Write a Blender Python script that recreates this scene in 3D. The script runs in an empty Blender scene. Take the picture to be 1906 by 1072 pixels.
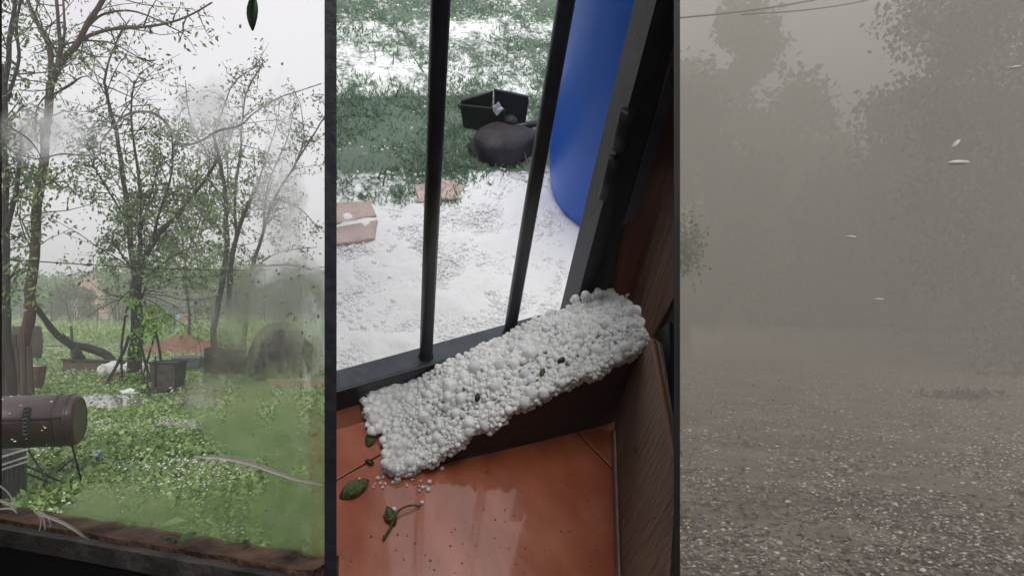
import bpy, math, random
import numpy as np
from mathutils import Vector, Matrix, noise
R = random.Random(7)
rs = np.random.RandomState(7)
S = bpy.context.scene
V = Vector
# ------------------------------------------------------------------ camera, world, sun, exposure
EYE = V((0, 0, 1.5)); F = 1300.0; HZ = 560.0
cam = bpy.data.objects.new('camera', bpy.data.cameras.new('camera'))
S.collection.objects.link(cam); S.camera = cam
cam.location = EYE; cam.rotation_euler = (math.radians(90), 0, 0)
cam.data.sensor_width = 36; cam.data.lens = 36*F/1906; cam.data.shift_y = (HZ-536)/1906
cam.data.clip_start = .05; cam.data.clip_end = 2000
W = bpy.data.worlds.new('World'); S.world = W; W.use_nodes = True
wn = W.node_tree; wn.nodes.clear()
sky = wn.nodes.new('ShaderNodeTexSky'); sky.sky_type = 'NISHITA'; sky.sun_disc = False
sky.sun_elevation = math.radians(46); sky.sun_rotation = math.radians(172)
hs = wn.nodes.new('ShaderNodeHueSaturation'); hs.inputs['Saturation'].default_value = .15
mx = wn.nodes.new('ShaderNodeMix'); mx.data_type = 'RGBA'; mx.inputs[0].default_value = .8
tc = wn.nodes.new('ShaderNodeTexCoord'); nz = wn.nodes.new('ShaderNodeTexNoise')
nz.inputs['Scale'].default_value = 2.2; nz.inputs['Detail'].default_value = 4
rp = wn.nodes.new('ShaderNodeValToRGB')
rp.color_ramp.elements[0].position = .3; rp.color_ramp.elements[0].color = (7.6, 7.4, 7.9, 1)
rp.color_ramp.elements[1].position = .7; rp.color_ramp.elements[1].color = (9.2, 9.0, 9.3, 1)
bg = wn.nodes.new('ShaderNodeBackground'); bg.inputs['Strength'].default_value = .1
wo = wn.nodes.new('ShaderNodeOutputWorld')
L = wn.links.new
L(sky.outputs[0], hs.inputs['Color']); L(tc.outputs['Generated'], nz.inputs['Vector'])
L(nz.outputs['Fac'], rp.inputs['Fac']); L(hs.outputs[0], mx.inputs[6]); L(rp.outputs[0], mx.inputs[7])
L(mx.outputs[2], bg.inputs['Color']); L(bg.outputs[0], wo.inputs['Surface'])
sl = bpy.data.lights.new('sun', 'SUN'); sl.energy = 1.5; sl.angle = math.radians(30); sl.color = (1, .97, .93)
sun = bpy.data.objects.new('sun', sl); S.collection.objects.link(sun)
sun.rotation_euler = (math.radians(44), 0, math.radians(8))
S.view_settings.view_transform = 'Standard'; S.view_settings.look = 'None'
S.view_settings.exposure = .30; S.view_settings.gamma = 1
S.cycles.use_denoising = True; S.cycles.volume_bounces = 3; S.cycles.max_bounces = 10
S.cycles.transparent_max_bounces = 24; S.cycles.transmission_bounces = 10
STORM_DENS = .061; STORM_COL = (.612, .580, .512)
HAZE_DENS = .008

# ------------------------------------------------------------------ frames and pixel helpers
def ray(px, py): return V(((px-953)/F, 1, (HZ-py)/F))
def at(px, py, d): return EYE + ray(px, py)*d
def gnd(px, py, z=0):
    return at(px, py, (1.5-z)*F/(py-HZ))
# the tiled entrance bay is tipped up towards the viewer: its own frame (T along the rail, N outwards, U up)
U = V((207, -1300, 1804-HZ)).normalized(); H = 1.05
def midw(px, py, h=0):
    r = ray(px, py); return EYE + r*((H-h)/(-(r.dot(U))))
_a = midw(627, 690, .05); _b = midw(1055, 573, .05)
T = (_b-_a).normalized(); N = U.cross(T); O = midw(797, 675, .05) - U*.05
M = Matrix((( T.x, N.x, U.x, O.x), (T.y, N.y, U.y, O.y), (T.z, N.z, U.z, O.z), (0, 0, 0, 1)))
MI = M.inverted()
def ml(px, py, h=0): return MI @ midw(px, py, h)          # local point on a level plane
def mpl(px, py, p0, n):                                      # local point on an upright plane
    e = MI @ EYE; r = (MI.to_3x3() @ ray(px, py)); n = V(n); p0 = V(p0)
    return e + r*((p0-e).dot(n)/r.dot(n))
def my(px, py, y): return mpl(px, py, (0, y, 0), (0, 1, 0))

def lin(r, g, b):
    return tuple((c/255/12.92 if c/255 < .04045 else ((c/255+.055)/1.055)**2.4) for c in (r, g, b))

# ------------------------------------------------------------------ materials
def mat(name, c1, c2=None, scale=8, rough=.6, bump=0, bscale=None, spec=.4, metal=0, stretch=(1, 1, 1), detail=6, island=False,
        c3=None, pos=(.35, .65), sss=0, trans=0, coat=0):
    m = bpy.data.materials.new(name); m.use_nodes = True; nt = m.node_tree; n = nt.nodes; l = nt.links.new
    p = n['Principled BSDF']; p.inputs['Roughness'].default_value = rough; p.inputs['Metallic'].default_value = metal
    p.inputs['Specular IOR Level'].default_value = spec; p.inputs['Coat Weight'].default_value = coat
    c2 = c2 or c1
    tcn = n.new('ShaderNodeTexCoord'); mp = n.new('ShaderNodeMapping'); mp.inputs['Scale'].default_value = stretch
    l(tcn.outputs['Object'], mp.inputs['Vector'])
    t = n.new('ShaderNodeTexNoise'); t.inputs['Scale'].default_value = scale; t.inputs['Detail'].default_value = detail
    l(mp.outputs[0], t.inputs['Vector'])
    r = n.new('ShaderNodeValToRGB'); e = r.color_ramp.elements
    e[0].position, e[1].position = pos; e[0].color = (*c1, 1); e[1].color = (*c2, 1)
    if c3: q = e.new((pos[0]+pos[1])/2); q.color = (*c3, 1)
    if island:
        g = n.new('ShaderNodeNewGeometry'); mm = n.new('ShaderNodeMath'); mm.operation = 'MULTIPLY_ADD'
        mm.inputs[1].default_value = .6; ad = n.new('ShaderNodeMath'); ad.operation = 'MULTIPLY'; ad.inputs[1].default_value = .4
        l(t.outputs['Fac'], ad.inputs[0]); l(g.outputs['Random Per Island'], mm.inputs[0]); l(ad.outputs[0], mm.inputs[2])
        l(mm.outputs[0], r.inputs['Fac'])
    else: l(t.outputs['Fac'], r.inputs['Fac'])
    l(r.outputs[0], p.inputs['Base Color'])
    if bump:
        t2 = n.new('ShaderNodeTexNoise'); t2.inputs['Scale'].default_value = bscale or scale*3; t2.inputs['Detail'].default_value = 5
        l(mp.outputs[0], t2.inputs['Vector']); b = n.new('ShaderNodeBump'); b.inputs['Strength'].default_value = bump
        b.inputs['Distance'].default_value = .02; l(t2.outputs['Fac'], b.inputs['Height']); l(b.outputs[0], p.inputs['Normal'])
    if sss:
        p.inputs['Subsurface Weight'].default_value = sss; p.inputs['Subsurface Radius'].default_value = (.01, .01, .01)
        p.inputs['Subsurface Scale'].default_value = 1
    if trans:
        tr = n.new('ShaderNodeBsdfTranslucent'); l(r.outputs[0], tr.inputs['Color']); ms = n.new('ShaderNodeMixShader')
        ms.inputs[0].default_value = trans; l(p.outputs[0], ms.inputs[1]); l(tr.outputs[0], ms.inputs[2])
        l(ms.outputs[0], n['Material Output'].inputs['Surface'])
    return m
def volmat(name, dens, col):
    m = bpy.data.materials.new(name); m.use_nodes = True; nt = m.node_tree; nt.nodes.clear()
    v = nt.nodes.new('ShaderNodeVolumePrincipled'); v.inputs['Density'].default_value = dens; v.inputs['Color'].default_value = (*col, 1)
    v.inputs['Anisotropy'].default_value = .2
    o = nt.nodes.new('ShaderNodeOutputMaterial'); nt.links.new(v.outputs[0], o.inputs['Volume']); return m

# ------------------------------------------------------------------ mesh building
FR = {}
class MB:
    def __init__(s): s.v = []; s.f = []
    def add(s, vs, fs):
        b = len(s.v); s.v += [tuple(v) for v in vs]; s.f += [tuple(i+b for i in f) for f in fs]; return s
    def box(s, c, d, rot=None):
        hx, hy, hz = d[0]/2, d[1]/2, d[2]/2
        vs = [V((x, y, z)) for x in (-hx, hx) for y in (-hy, hy) for z in (-hz, hz)]
        if rot is not None: vs = [rot @ v for v in vs]
        vs = [v+V(c) for v in vs]
        return s.add(vs, [(0, 1, 3, 2), (4, 6, 7, 5), (0, 4, 5, 1), (2, 3, 7, 6), (0, 2, 6, 4), (1, 5, 7, 3)])
    def tube(s, pts, r, n=8, cap=True, wob=0):
        pts = [V(p) for p in pts]; k = len(pts); r = [r]*k if not hasattr(r, '__len__') else r
        vs = []; ref = None
        for i, p in enumerate(pts):
            t = (pts[min(i+1, k-1)]-pts[max(i-1, 0)])
            t = t.normalized() if t.length > 1e-9 else V((0, 0, 1))
            if ref is None: ref = t.orthogonal().normalized()
            ref = (ref-t*ref.dot(t)); ref = ref.normalized() if ref.length > 1e-6 else t.orthogonal().normalized()
            b = t.cross(ref)
            for j in range(n):
                a = 2*math.pi*j/n; rr = r[i]*(1+(R.uniform(-wob, wob) if wob else 0))
                vs.append(p+ref*(math.cos(a)*rr)+b*(math.sin(a)*rr))
        fs = [(i*n+j, i*n+(j+1) % n, (i+1)*n+(j+1) % n, (i+1)*n+j) for i in range(k-1) for j in range(n)]
        if cap: fs += [tuple(reversed(range(n))), tuple(range((k-1)*n, k*n))]
        return s.add(vs, fs)
    def lathe(s, prof, c=(0, 0, 0), n=28, rot=None, wob=0):
        vs = []
        for (r, z) in prof:
            for j in range(n):
                a = 2*math.pi*j/n; q = r*(1+(wob*noise.noise(V((math.cos(a)*2, math.sin(a)*2, z*5))) if wob else 0))
                v = V((q*math.cos(a), q*math.sin(a), z)); v = rot @ v if rot is not None else v
                vs.append(v+V(c))
        k = len(prof)
        fs = [(i*n+j, i*n+(j+1) % n, (i+1)*n+(j+1) % n, (i+1)*n+j) for i in range(k-1) for j in range(n)]
        fs += [tuple(reversed(range(n))), tuple(range((k-1)*n, k*n))]
        return s.add(vs, fs)
    def prism(s, poly, ext):
        a = [V(p) for p in poly]; n = len(a); e = V(ext)
        return s.add(a+[p+e for p in a], [tuple(range(n)), tuple(reversed(range(n, 2*n)))]+[(i, i+n, (i+1) % n+n, (i+1) % n) for i in range(n)])
    def blob(s, c, r, sub=1, amp=.15, sc=(1, 1, 1), seed=None, rot=None):
        bv, bf = ICO[sub]; sd = V((R.random()*50, R.random()*50, R.random()*50)) if seed is None else V((seed, 0, 0))
        vs = []
        for v in bv:
            k = 1+amp*2*noise.noise(v*1.5+sd); q = V((v.x*sc[0], v.y*sc[1], v.z*sc[2]))*(r*k)
            if rot is not None: q = rot @ q
            vs.append(q+V(c))
        return s.add(vs, bf)
    def leaf(s, c, d, up, l, w):
        d = V(d).normalized(); sd = d.cross(V(up)); sd = sd.normalized() if sd.length > 1e-5 else d.orthogonal().normalized()
        c = V(c); m_ = c+d*l*.45
        return s.add([c, m_+sd*w/2, c+d*l, m_-sd*w/2], [(0, 1, 2, 3)])
def ico(sub):
    import bmesh
    b = bmesh.new(); bmesh.ops.create_icosphere(b, subdivisions=sub, radius=1)
    v = [x.co.copy() for x in b.verts]; f = [tuple(y.index for y in x.verts) for x in b.faces]; b.free(); return v, f
ICO = {i: ico(i) for i in (1, 2, 3)}
def base(o, parent, frame, loc):
    S.collection.objects.link(o)
    if parent is not None:
        o.parent = parent; FR[o.name] = FR[parent.name]
    else:
        m = Matrix.Translation(V(loc)); o.matrix_world = (M @ m) if frame == 'M' else m; FR[o.name] = (frame, V(loc))
    return o
def tag(o, label=None, cat=None, group=None, kind=None):
    if label: o['label'] = label
    if cat: o['category'] = cat
    if group: o['group'] = group
    if kind: o['kind'] = kind
    return o
def thing(name, label, cat, loc=(0, 0, 0), frame='W', group=None):
    o = bpy.data.objects.new(name, None); o.empty_display_size = .05
    base(o, None, frame, loc); return tag(o, label, cat, group)
def put(name, mb, m, parent=None, frame='W', loc=(0, 0, 0), smooth=False, bevel=0, **k):
    if parent is not None: loc = FR[parent.name][1]
    me = bpy.data.meshes.new(name); l = V(loc)
    if isinstance(mb, MB): me.from_pydata([(v[0]-l.x, v[1]-l.y, v[2]-l.z) for v in mb.v], [], mb.f)
    else:
        vs, q = mb                       # numpy quads
        vs = vs-np.array(l)[None, :]; nq = len(q)
        me.vertices.add(len(vs)); me.vertices.foreach_set('co', vs.astype('f').ravel())
        me.loops.add(nq*4); me.loops.foreach_set('vertex_index', q.astype('i').ravel())
        me.polygons.add(nq); me.polygons.foreach_set('loop_start', np.arange(nq, dtype='i')*4)
        me.polygons.foreach_set('loop_total', np.full(nq, 4, 'i')); me.update(calc_edges=True)
    me.materials.append(m)
    if smooth: me.polygons.foreach_set('use_smooth', [True]*len(me.polygons))
    me.update()
    o = bpy.data.objects.new(name, me); base(o, parent, frame, loc)
    if bevel:
        b = o.modifiers.new('b', 'BEVEL'); b.width = bevel; b.segments = 2; b.limit_method = 'ANGLE'
    return tag(o, **k)
def leafcloud(P, size, asp=.45, droop=.5, flat=0):
    """many small leaf quads at points P (n,3); size (n,) lengths"""
    n = len(P); d = rs.normal(size=(n, 3)); d[:, 2] -= droop*1.6
    if flat: d[:, 2] *= (1-flat)
    d /= np.linalg.norm(d, axis=1)[:, None]+1e-9
    u = rs.normal(size=(n, 3));
    if flat: u = u*(1-flat)+np.array([0, 0, 1])*flat*2
    s = np.cross(d, u); s /= np.linalg.norm(s, axis=1)[:, None]+1e-9
    size = np.asarray(size)[:, None]; m_ = P+d*size*.45
    vs = np.stack([P, m_+s*size*asp/2, P+d*size, m_-s*size*asp/2], 1).reshape(-1, 3)
    return vs, np.arange(n*4).reshape(-1, 4)

# materials used
M_dark = mat('black_paint', (.006, .006, .008), (.012, .012, .015), 20, .5)
M_room = mat('unlit_dark_wall', (.005, .005, .005), (.009, .008, .008), 3, .95, spec=.1)  # near-black puts the darkness of the unlit room into the colour
M_jamb = mat('blue_black_paint', (.010, .011, .018), (.018, .019, .028), 30, .45, .1)
M_bark = mat('wet_bark', (.02, .016, .013), (.06, .046, .036), 9, .75, .8, 30, stretch=(1, 1, .25))
M_barkred = mat('red_brown_stripped_bark', (.016, .012, .011), (.08, .042, .030), 10, .75, .9, 30, stretch=(1, 1, .12), c3=(.07, .035, .025))
M_barkdark = mat('dark_bark', (.010, .008, .007), (.030, .024, .020), 9, .8, .8, 30, stretch=(1, 1, .2))
M_twig = mat('twig', (.02, .018, .015), (.05, .042, .035), 12, .8)
M_leaf = mat('leaf_green', (.08, .165, .045), (.32, .44, .17), 3, .5, island=True, trans=.3)
M_leaf2 = mat('leaf_yellow_green', (.16, .28, .07), (.45, .60, .24), 3, .5, island=True, trans=.35)
M_leafdull = mat('leaf_dull', (.055, .10, .045), (.19, .27, .12), 3, .7, island=True, trans=.3)
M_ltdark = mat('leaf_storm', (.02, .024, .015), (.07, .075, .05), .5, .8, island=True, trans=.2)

# ------------------------------------------------------------------ air
wedge = lambda x0, y0, x1, y1: None
hz = MB(); hz.box((0, 60, 7), (340, 340, 16.2))
put('haze', hz, volmat('pale_haze', HAZE_DENS, (.96, .96, .97)), kind='stuff')
st = MB(); c0 = (1268-953)/F
foot = [(1.16*c0, 1.16), (3.3*c0, 3.3), (-.225*3.3, 3.3), (-.225*75, 75), (75, 75), (2.6, 1.16)]
st.prism([(x, y, -.9) for x, y in foot], (0, 0, 15.4))
put('storm_haze', st, volmat('storm_air', STORM_DENS, STORM_COL), kind='stuff')

# ------------------------------------------------------------------ ground sheets
M_soil = mat('bare_soil', (.05, .045, .035), (.09, .085, .06), 1.2, .9, .5, 12)
M_lawn = mat('weedy_lawn', (.14, .18, .08), (.36, .38, .26), 2.2, .85, .6, 14, c3=(.20, .26, .12))
M_lane = mat('wet_gravel', (.10, .080, .060), (.20, .165, .125), 1.6, .75, .8, 22, c3=(.145, .118, .09), pos=(.3, .7))
g = MB().add([(-600, -20, 0), (600, -20, 0), (600, 1500, 0), (-600, 1500, 0)], [(0, 1, 2, 3)])
put('ground', g, M_soil, kind='structure')
def heightgrid(x0, x1, y0, y1, nx, ny, z, amp, sc, pw=1.0):
    b = MB(); vs = []; fs = []
    for j in range(ny+1):
        y = y0+(y1-y0)*(j/ny)**pw
        for i in range(nx+1):
            x = x0+(x1-x0)*i/nx; vs.append((x, y, z+amp*max(0, .35+noise.noise(V((x*sc, y*sc, 0)))+.5*noise.noise(V((x*sc*3, y*sc*3, 4))))))
    for j in range(ny):
        for i in range(nx): a = j*(nx+1)+i; fs.append((a, a+1, a+nx+2, a+nx+1))
    return b.add(vs, fs)
put('lawn', heightgrid(-48, -.9, 1.3, 60, 110, 150, .006, .03, .9, 1.8), M_lawn, kind='structure', smooth=True)
put('gravel_lane', heightgrid(-.4, 60, 1.3, 70, 120, 200, .006, .035, 1.3, 2.0), M_lane, kind='structure', smooth=True)

# ------------------------------------------------------------------ unseen dark room added round the viewer to block light; partitions
rm = thing('blackout_room', 'unseen black room walls and ceiling added round the viewer to block light', 'room', (0, -1, 0))
put('back_wall', MB().box((0, -2.6, .95), (6.4, .1, 1.9)), M_room, rm)
put('side_wall', MB().box((-3.15, -.7, 1.35), (.1, 3.7, 2.7)), M_room, rm)
put('side_wall', MB().box((3.15, -.7, 1.35), (.1, 3.7, 2.7)), M_room, rm)
put('ceiling', MB().box((-1.75, -1.85, 2.66), (2.7, 1.4, .08)), M_room, rm)
put('ceiling', MB().box((2.15, -1.85, 2.66), (1.9, 1.4, .08)), M_room, rm)
put('ceiling', MB().box((-1.7, -.5, 2.66), (2.8, 1.28, .08)), M_room, rm)  # ceiling pieces leave a slot so sky and sun reach the tipped bay
put('ceiling', MB().box((2.15, -.5, 2.66), (1.9, 1.28, .08)), M_room, rm)
put('floor', MB().box((0, -1.2, .05), (6.2, 2.9, .08)), M_room, rm)
def radial(px0, px1, y0, y1, z0, z1, full=False):
    a0, a1 = (px0-953)/F, (px1-953)/F; am = (a0+a1)/2; w = (a1-a0)*y0*.96
    b = MB(); zt = lambda y: 2.61 if full else 1.5+.47*y        # top edge climbs with the tipped bay
    return b.prism([(am*y0-w/2, y0, z0), (am*y1-w/2, y1, z0), (am*y1-w/2, y1, zt(y1)), (am*y0-w/2, y0, zt(y0))], (w, 0, 0))
pt = put('partition_panel', radial(603.5, 627, .36, .82, 0, 3.4, True), M_jamb, loc=(-.12, .5, 0),
         label='black upright divider between the garden window and the tiled entrance', cat='partition')
pt2 = put('partition_panel', radial(1254, 1266, .62, 1.12, 0, 3.4), M_dark, loc=(.2, .7, 0),
          label='thin black upright divider between the tiled entrance and the foggy lane', cat='partition')

# ------------------------------------------------------------------ left bay: window
WA = V(((0-953)/F*1.0, 1.0, 0)); WB = V(((605-953)/F*.80, .80, 0)); WX = (WB-WA).normalized(); WN = V((-WX.y, WX.x, 0))
if WN.y < 0: WN = -WN
def wp(px, py):                                     # point on the glass plane
    r = ray(px, py); t = (WA-V((0, 0, 0))).dot(WN)/(r.x*WN.x+r.y*WN.y); return EYE+r*t
SZ = 1.5-.304
win = thing('window', 'cracked garden window with rough brown sill at the left', 'window', (WA.x, WA.y, SZ))
M_sillw = mat('flaking_brown_wood', (.03, .016, .010), (.19, .105, .062), 18, .8, .9, 60, stretch=(1, 1, 1), c3=(.12, .065, .04))
M_sillg = mat('dusty_grey_paint', (.02, .018, .017), (.09, .08, .075), 14, .75, .6, 40)
def strip(n0, n1, z0, z1, x0=-.35, x1=None, jag=0, nseg=60, zj=0):
    """board along the window between normal offsets n0..n1"""
    x1 = (WB-WA).length-.006 if x1 is None else x1
    b = MB(); pr_ = []
    for i in range(nseg+1):
        x = x0+(x1-x0)*i/nseg; c = WA+WX*x
        j0 = jag*noise.noise(V((x*22, 3, 0))); j1 = jag*noise.noise(V((x*22, 9, 0))); zz = zj*noise.noise(V((x*30, 1, 5)))
        for nn, z in ((n0+j0, z0), (n1+j1, z0), (n1+j1, z1+zz), (n0+j0, z1+zz*.6)):
            p = c+WN*nn; pr_.append((p.x, p.y, z))
    fs = [(i*4+k, i*4+(k+1) % 4, i*4+4+(k+1) % 4, i*4+4+k) for i in range(nseg) for k in range(4)]
    fs += [(3, 2, 1, 0), tuple(nseg*4+k for k in range(4))]
    return b.add(pr_, fs)
put('sill', strip(-.012, .035, SZ-.03, SZ-.002, jag=.004, zj=.004), M_sillw, win)
put('sill_lip', strip(-.031, -.014, SZ-.03, SZ-.007, jag=.0015, zj=.003), M_sillg, win)
lower = strip(-.028, .0, 0, SZ-.031, x0=-1.6)
put('wall_below_window', lower, M_room, loc=(WA.x, WA.y, 0), label='black unlit wall under the garden window sill', cat='wall')
M_jambr = mat('rusty_dark_jamb', (.012, .007, .006), (.06, .025, .018), 12, .8, .5, 30, stretch=(1, 1, .3))
jp = wp(6, 560); jb = MB(); jc = V((jp.x, jp.y, 0))-WX*.157
rotw = Matrix.Rotation(math.atan2(WX.y, WX.x), 3, 'Z')
jb.box((jc.x, jc.y, 1.9), (.2, .07, 1.5), rotw); put('jamb', jb, M_jambr, win)
wl = MB(); c = jc-WX*.75+WN*.0; wl.box((c.x, c.y, 1.33), (1.3, .06, 2.62), rotw)
put('wall_beside_window', wl, M_room, loc=(c.x, c.y, 0), label='dark room wall left of the garden window', cat='wall')
hd = MB(); c = WA+WX*.0; hd.box((c.x, c.y, 2.35), (1.08, .06, .62), rotw)
put('head', hd, M_dark, win)
up = MB(); up.prism([(-3.1, .14, 2.62), (-.12, .14, 2.62), (-.24, .86, 2.62), (-1.1, 1.25, 2.62), (-3.1, 2.0, 2.62)], (0, 0, .08))
put('ceiling_board', up, M_room, rm)  # unseen board added to keep sky light off the window wall

# wet glass
def glassmat():
    m = bpy.data.materials.new('wet_cracked_glass'); m.use_nodes = True; nt = m.node_tree; n = nt.nodes; l = nt.links.new; n.clear()
    uv = n.new('ShaderNodeUVMap'); uv.uv_map = 'UVMap'
    dn = n.new('ShaderNodeTexNoise'); dn.inputs['Scale'].default_value = 9; dn.inputs['Detail'].default_value = 5; l(uv.outputs[0], dn.inputs['Vector'])
    off = n.new('ShaderNodeVectorMath'); off.operation = 'MULTIPLY_ADD'; off.inputs[1].default_value = (.09, .09, 0); off.inputs[2].default_value = (-.045, -.045, 0)
    l(dn.outputs['Color'], off.inputs[0]); ad = n.new('ShaderNodeVectorMath'); ad.operation = 'ADD'; l(uv.outputs[0], ad.inputs[0]); l(off.outputs[0], ad.inputs[1])
    def ell(cx, cy, rx, ry, s, soft):
        a = n.new('ShaderNodeVectorMath'); a.operation = 'SUBTRACT'; l(ad.outputs[0], a.inputs[0]); a.inputs[1].default_value = (cx/1000, -cy/1000, 0)
        d = n.new('ShaderNodeVectorMath'); d.operation = 'MULTIPLY'; d.inputs[1].default_value = (1000/rx, 1000/ry, 0); l(a.outputs[0], d.inputs[0])
        e = n.new('ShaderNodeVectorMath'); e.operation = 'LENGTH'; l(d.outputs[0], e.inputs[0])
        r = n.new('ShaderNodeMapRange'); r.inputs['From Min'].default_value = 1+soft; r.inputs['From Max'].default_value = 1-soft
        r.inputs['To Min'].default_value = 0; r.inputs['To Max'].default_value = s; l(e.outputs['Value'], r.inputs['Value']); return r.outputs[0]
    def tot(items):
        cur = None
        for it in items:
            o = ell(*it)
            if cur is None: cur = o
            else:
                x = n.new('ShaderNodeMath'); x.operation = 'MAXIMUM'; l(cur, x.inputs[0]); l(o, x.inputs[1]); cur = x.outputs[0]
        return cur
    blur = tot([(520, 610, 125, 115, 1, .12), (490, 760, 125, 95, .95, .25), (570, 930, 95, 140, .9, .25), (240, 960, 105, 62, .9, .2),
                (400, 960, 110, 60, .5, .4), (80, 250, 95, 42, .5, .5), (385, 210, 55, 55, .5, .6), (520, 380, 34, 150, .55, .6), (160, 1000, 60, 50, .8, .3), (560, 560, 60, 80, .9, .2)])
    milk = tot([(520, 600, 120, 110, .03, .3), (75, 255, 100, 38, .045, .5), (390, 215, 55, 50, .035, .6), (520, 380, 34, 150, .04, .6), (240, 960, 90, 50, .02, .5),
                ])
    br = n.new('ShaderNodeTexNoise'); br.inputs['Scale'].default_value = 16; br.inputs['Detail'].default_value = 7
    bmp = n.new('ShaderNodeMapping'); bmp.inputs['Scale'].default_value = (1.6, .55, 1); l(uv.outputs[0], bmp.inputs['Vector']); l(bmp.outputs[0], br.inputs['Vector'])
    brm = n.new('ShaderNodeMapRange'); brm.inputs['From Min'].default_value = .36; brm.inputs['From Max'].default_value = .56; brm.inputs['To Min'].default_value = .12
    l(br.outputs['Fac'], brm.inputs['Value']); bm = n.new('ShaderNodeMath'); bm.operation = 'MULTIPLY'; l(blur, bm.inputs[0]); l(brm.outputs[0], bm.inputs[1])
    t = n.new('ShaderNodeBsdfTransparent'); rf = n.new('ShaderNodeBsdfRefraction'); rf.inputs['IOR'].default_value = 1.12; rf.inputs['Roughness'].default_value = .21
    w = n.new('ShaderNodeTexNoise'); w.inputs['Scale'].default_value = 30; l(uv.outputs[0], w.inputs['Vector'])
    b = n.new('ShaderNodeBump'); b.inputs['Strength'].default_value = .25; b.inputs['Distance'].default_value = .003; l(w.outputs['Fac'], b.inputs['Height']); l(b.outputs[0], rf.inputs['Normal'])
    m1 = n.new('ShaderNodeMixShader'); l(bm.outputs[0], m1.inputs[0]); l(t.outputs[0], m1.inputs[1]); l(rf.outputs[0], m1.inputs[2])
    tl = n.new('ShaderNodeBsdfTranslucent'); tl.inputs['Color'].default_value = (.9, .9, .9, 1)
    m2 = n.new('ShaderNodeMixShader'); l(milk, m2.inputs[0]); l(m1.outputs[0], m2.inputs[1]); l(tl.outputs[0], m2.inputs[2])
    o = n.new('ShaderNodeOutputMaterial'); l(m2.outputs[0], o.inputs['Surface']); return m
cs = [wp(-10, -60), wp(604, -60), wp(604, 1062), wp(-10, 1000)]
cs[2].z = SZ; cs[3].z = SZ
gp = put('glass_pane', MB().add(cs, [(0, 1, 2, 3)]), glassmat(), win)
uvl = gp.data.uv_layers.new(name='UVMap')
zu = lambda z: -z
for li, lp in enumerate(gp.data.loops):
    p = cs[lp.vertex_index]; x = (p-WA).dot(WX)
    uvl.data[li].uv = (0, 0)
# UV = position on the pane, in thousandths of the view; corners from their own projections
def proj(p): d = p-EYE; return (953+F*d.x/d.y, HZ-F*d.z/d.y)
gs = MB(); nx, nyy = 14, 24; uvs = []
for j in range(nyy+1):
    for i in range(nx+1):
        q = cs[0].lerp(cs[1], i/nx).lerp(cs[3].lerp(cs[2], i/nx), j/nyy); gs.v.append(tuple(q)); u = proj(q); uvs.append((u[0]/1000, -u[1]/1000))
for j in range(nyy):
    for i in range(nx): a = j*(nx+1)+i; gs.f.append((a, a+1, a+nx+2, a+nx+1))
me = bpy.data.meshes.new('glass_pane'); lo = FR[win.name][1]; me.from_pydata([tuple(V(v)-lo) for v in gs.v], [], gs.f)
me.materials.append(gp.data.materials[0]); ul = me.uv_layers.new(name='UVMap')
for li, lp in enumerate(me.loops): ul.data[li].uv = uvs[lp.vertex_index]
me2 = bpy.data.meshes.new('glass_pane'); nv = len(gs.v)
me2.from_pydata([tuple(V(v)-lo) for v in gs.v]+[tuple(V(v)-lo+WN*.003) for v in gs.v], [], gs.f+[tuple(i+nv for i in reversed(f)) for f in gs.f])
me2.materials.append(gp.data.materials[0]); ul = me2.uv_layers.new(name='UVMap')
for li, lp in enumerate(me2.loops): ul.data[li].uv = uvs[lp.vertex_index % nv]
n0_ = me2.polygons[0].normal
if n0_.dot(WN) > 0: me2.flip_normals()
gp.data = me2
M_crack = mat('broken_glass_edge', (.35, .35, .36), (.85, .85, .86), 25, .2, trans=.75)
M_crackw = mat('bright_glass_edge', (.98, .98, .98), (.99, .99, .99), 60, .3, trans=.97)
def spl(pts, n=8):
    out = []; P = [V(p) for p in pts]
    for i in range(len(P)-1):
        p0, p1, p2, p3 = P[max(i-1, 0)], P[i], P[i+1], P[min(i+2, len(P)-1)]
        for k in range(n):
            t = k/n; out.append(.5*((2*p1)+(p2-p0)*t+(2*p0-5*p1+4*p2-p3)*t*t+(3*p1-p0-3*p2+p3)*t**3))
    out.append(P[-1]); return out
def ribbon(P, rr):
    b = MB(); vs = []; k = len(P)
    for i in range(k):
        t = (P[min(i+1, k-1)]-P[max(i-1, 0)]).normalized(); sd = t.cross(WN).normalized()
        vs += [P[i]-sd*rr[i], P[i]-WN*rr[i]*.5, P[i]+sd*rr[i]]
    fs = []
    for i in range(k-1): a = i*3; fs += [(a, a+1, a+4, a+3), (a+1, a+2, a+5, a+4)]
    return b.add(vs, fs)
def crack(pix, w, m=M_crack, off=.004):
    P = [wp(x, y)-WN*off for x, y in pix]; P = spl(P, 6); k = len(P)
    rr = [w/F*.9*(.35+.75*math.sin(math.pi*min(.97, (i+.6)/k))+.25*noise.noise(V((i*.7, w, 0)))) for i in range(k)]
    if m is M_crackw: put('crack', ribbon([p+WN*.008 for p in P], rr), m, win)
    else: put('crack', ribbon(P, rr), m, win)
crack([(4, 262), (30, 284), (75, 297), (120, 288), (160, 291), (190, 289), (193, 268), (215, 238), (245, 214), (285, 211), (312, 228), (330, 255), (345, 271), (375, 266), (410, 246), (450, 236), (478, 212), (520, 186), (560, 172), (602, 158)], 2.3)
crack([(2, 225), (60, 262), (85, 300)], 1.6); crack([(175, 250), (205, 228), (232, 216)], 1.2); crack([(300, 225), (322, 268)], 1.2)
crack([(478, 497), (520, 494), (560, 498), (578, 504)], 2.4, M_crackw)
crack([(358, 850), (400, 852), (450, 860), (500, 876), (550, 893), (600, 903)], 4.0, M_crackw)
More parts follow.
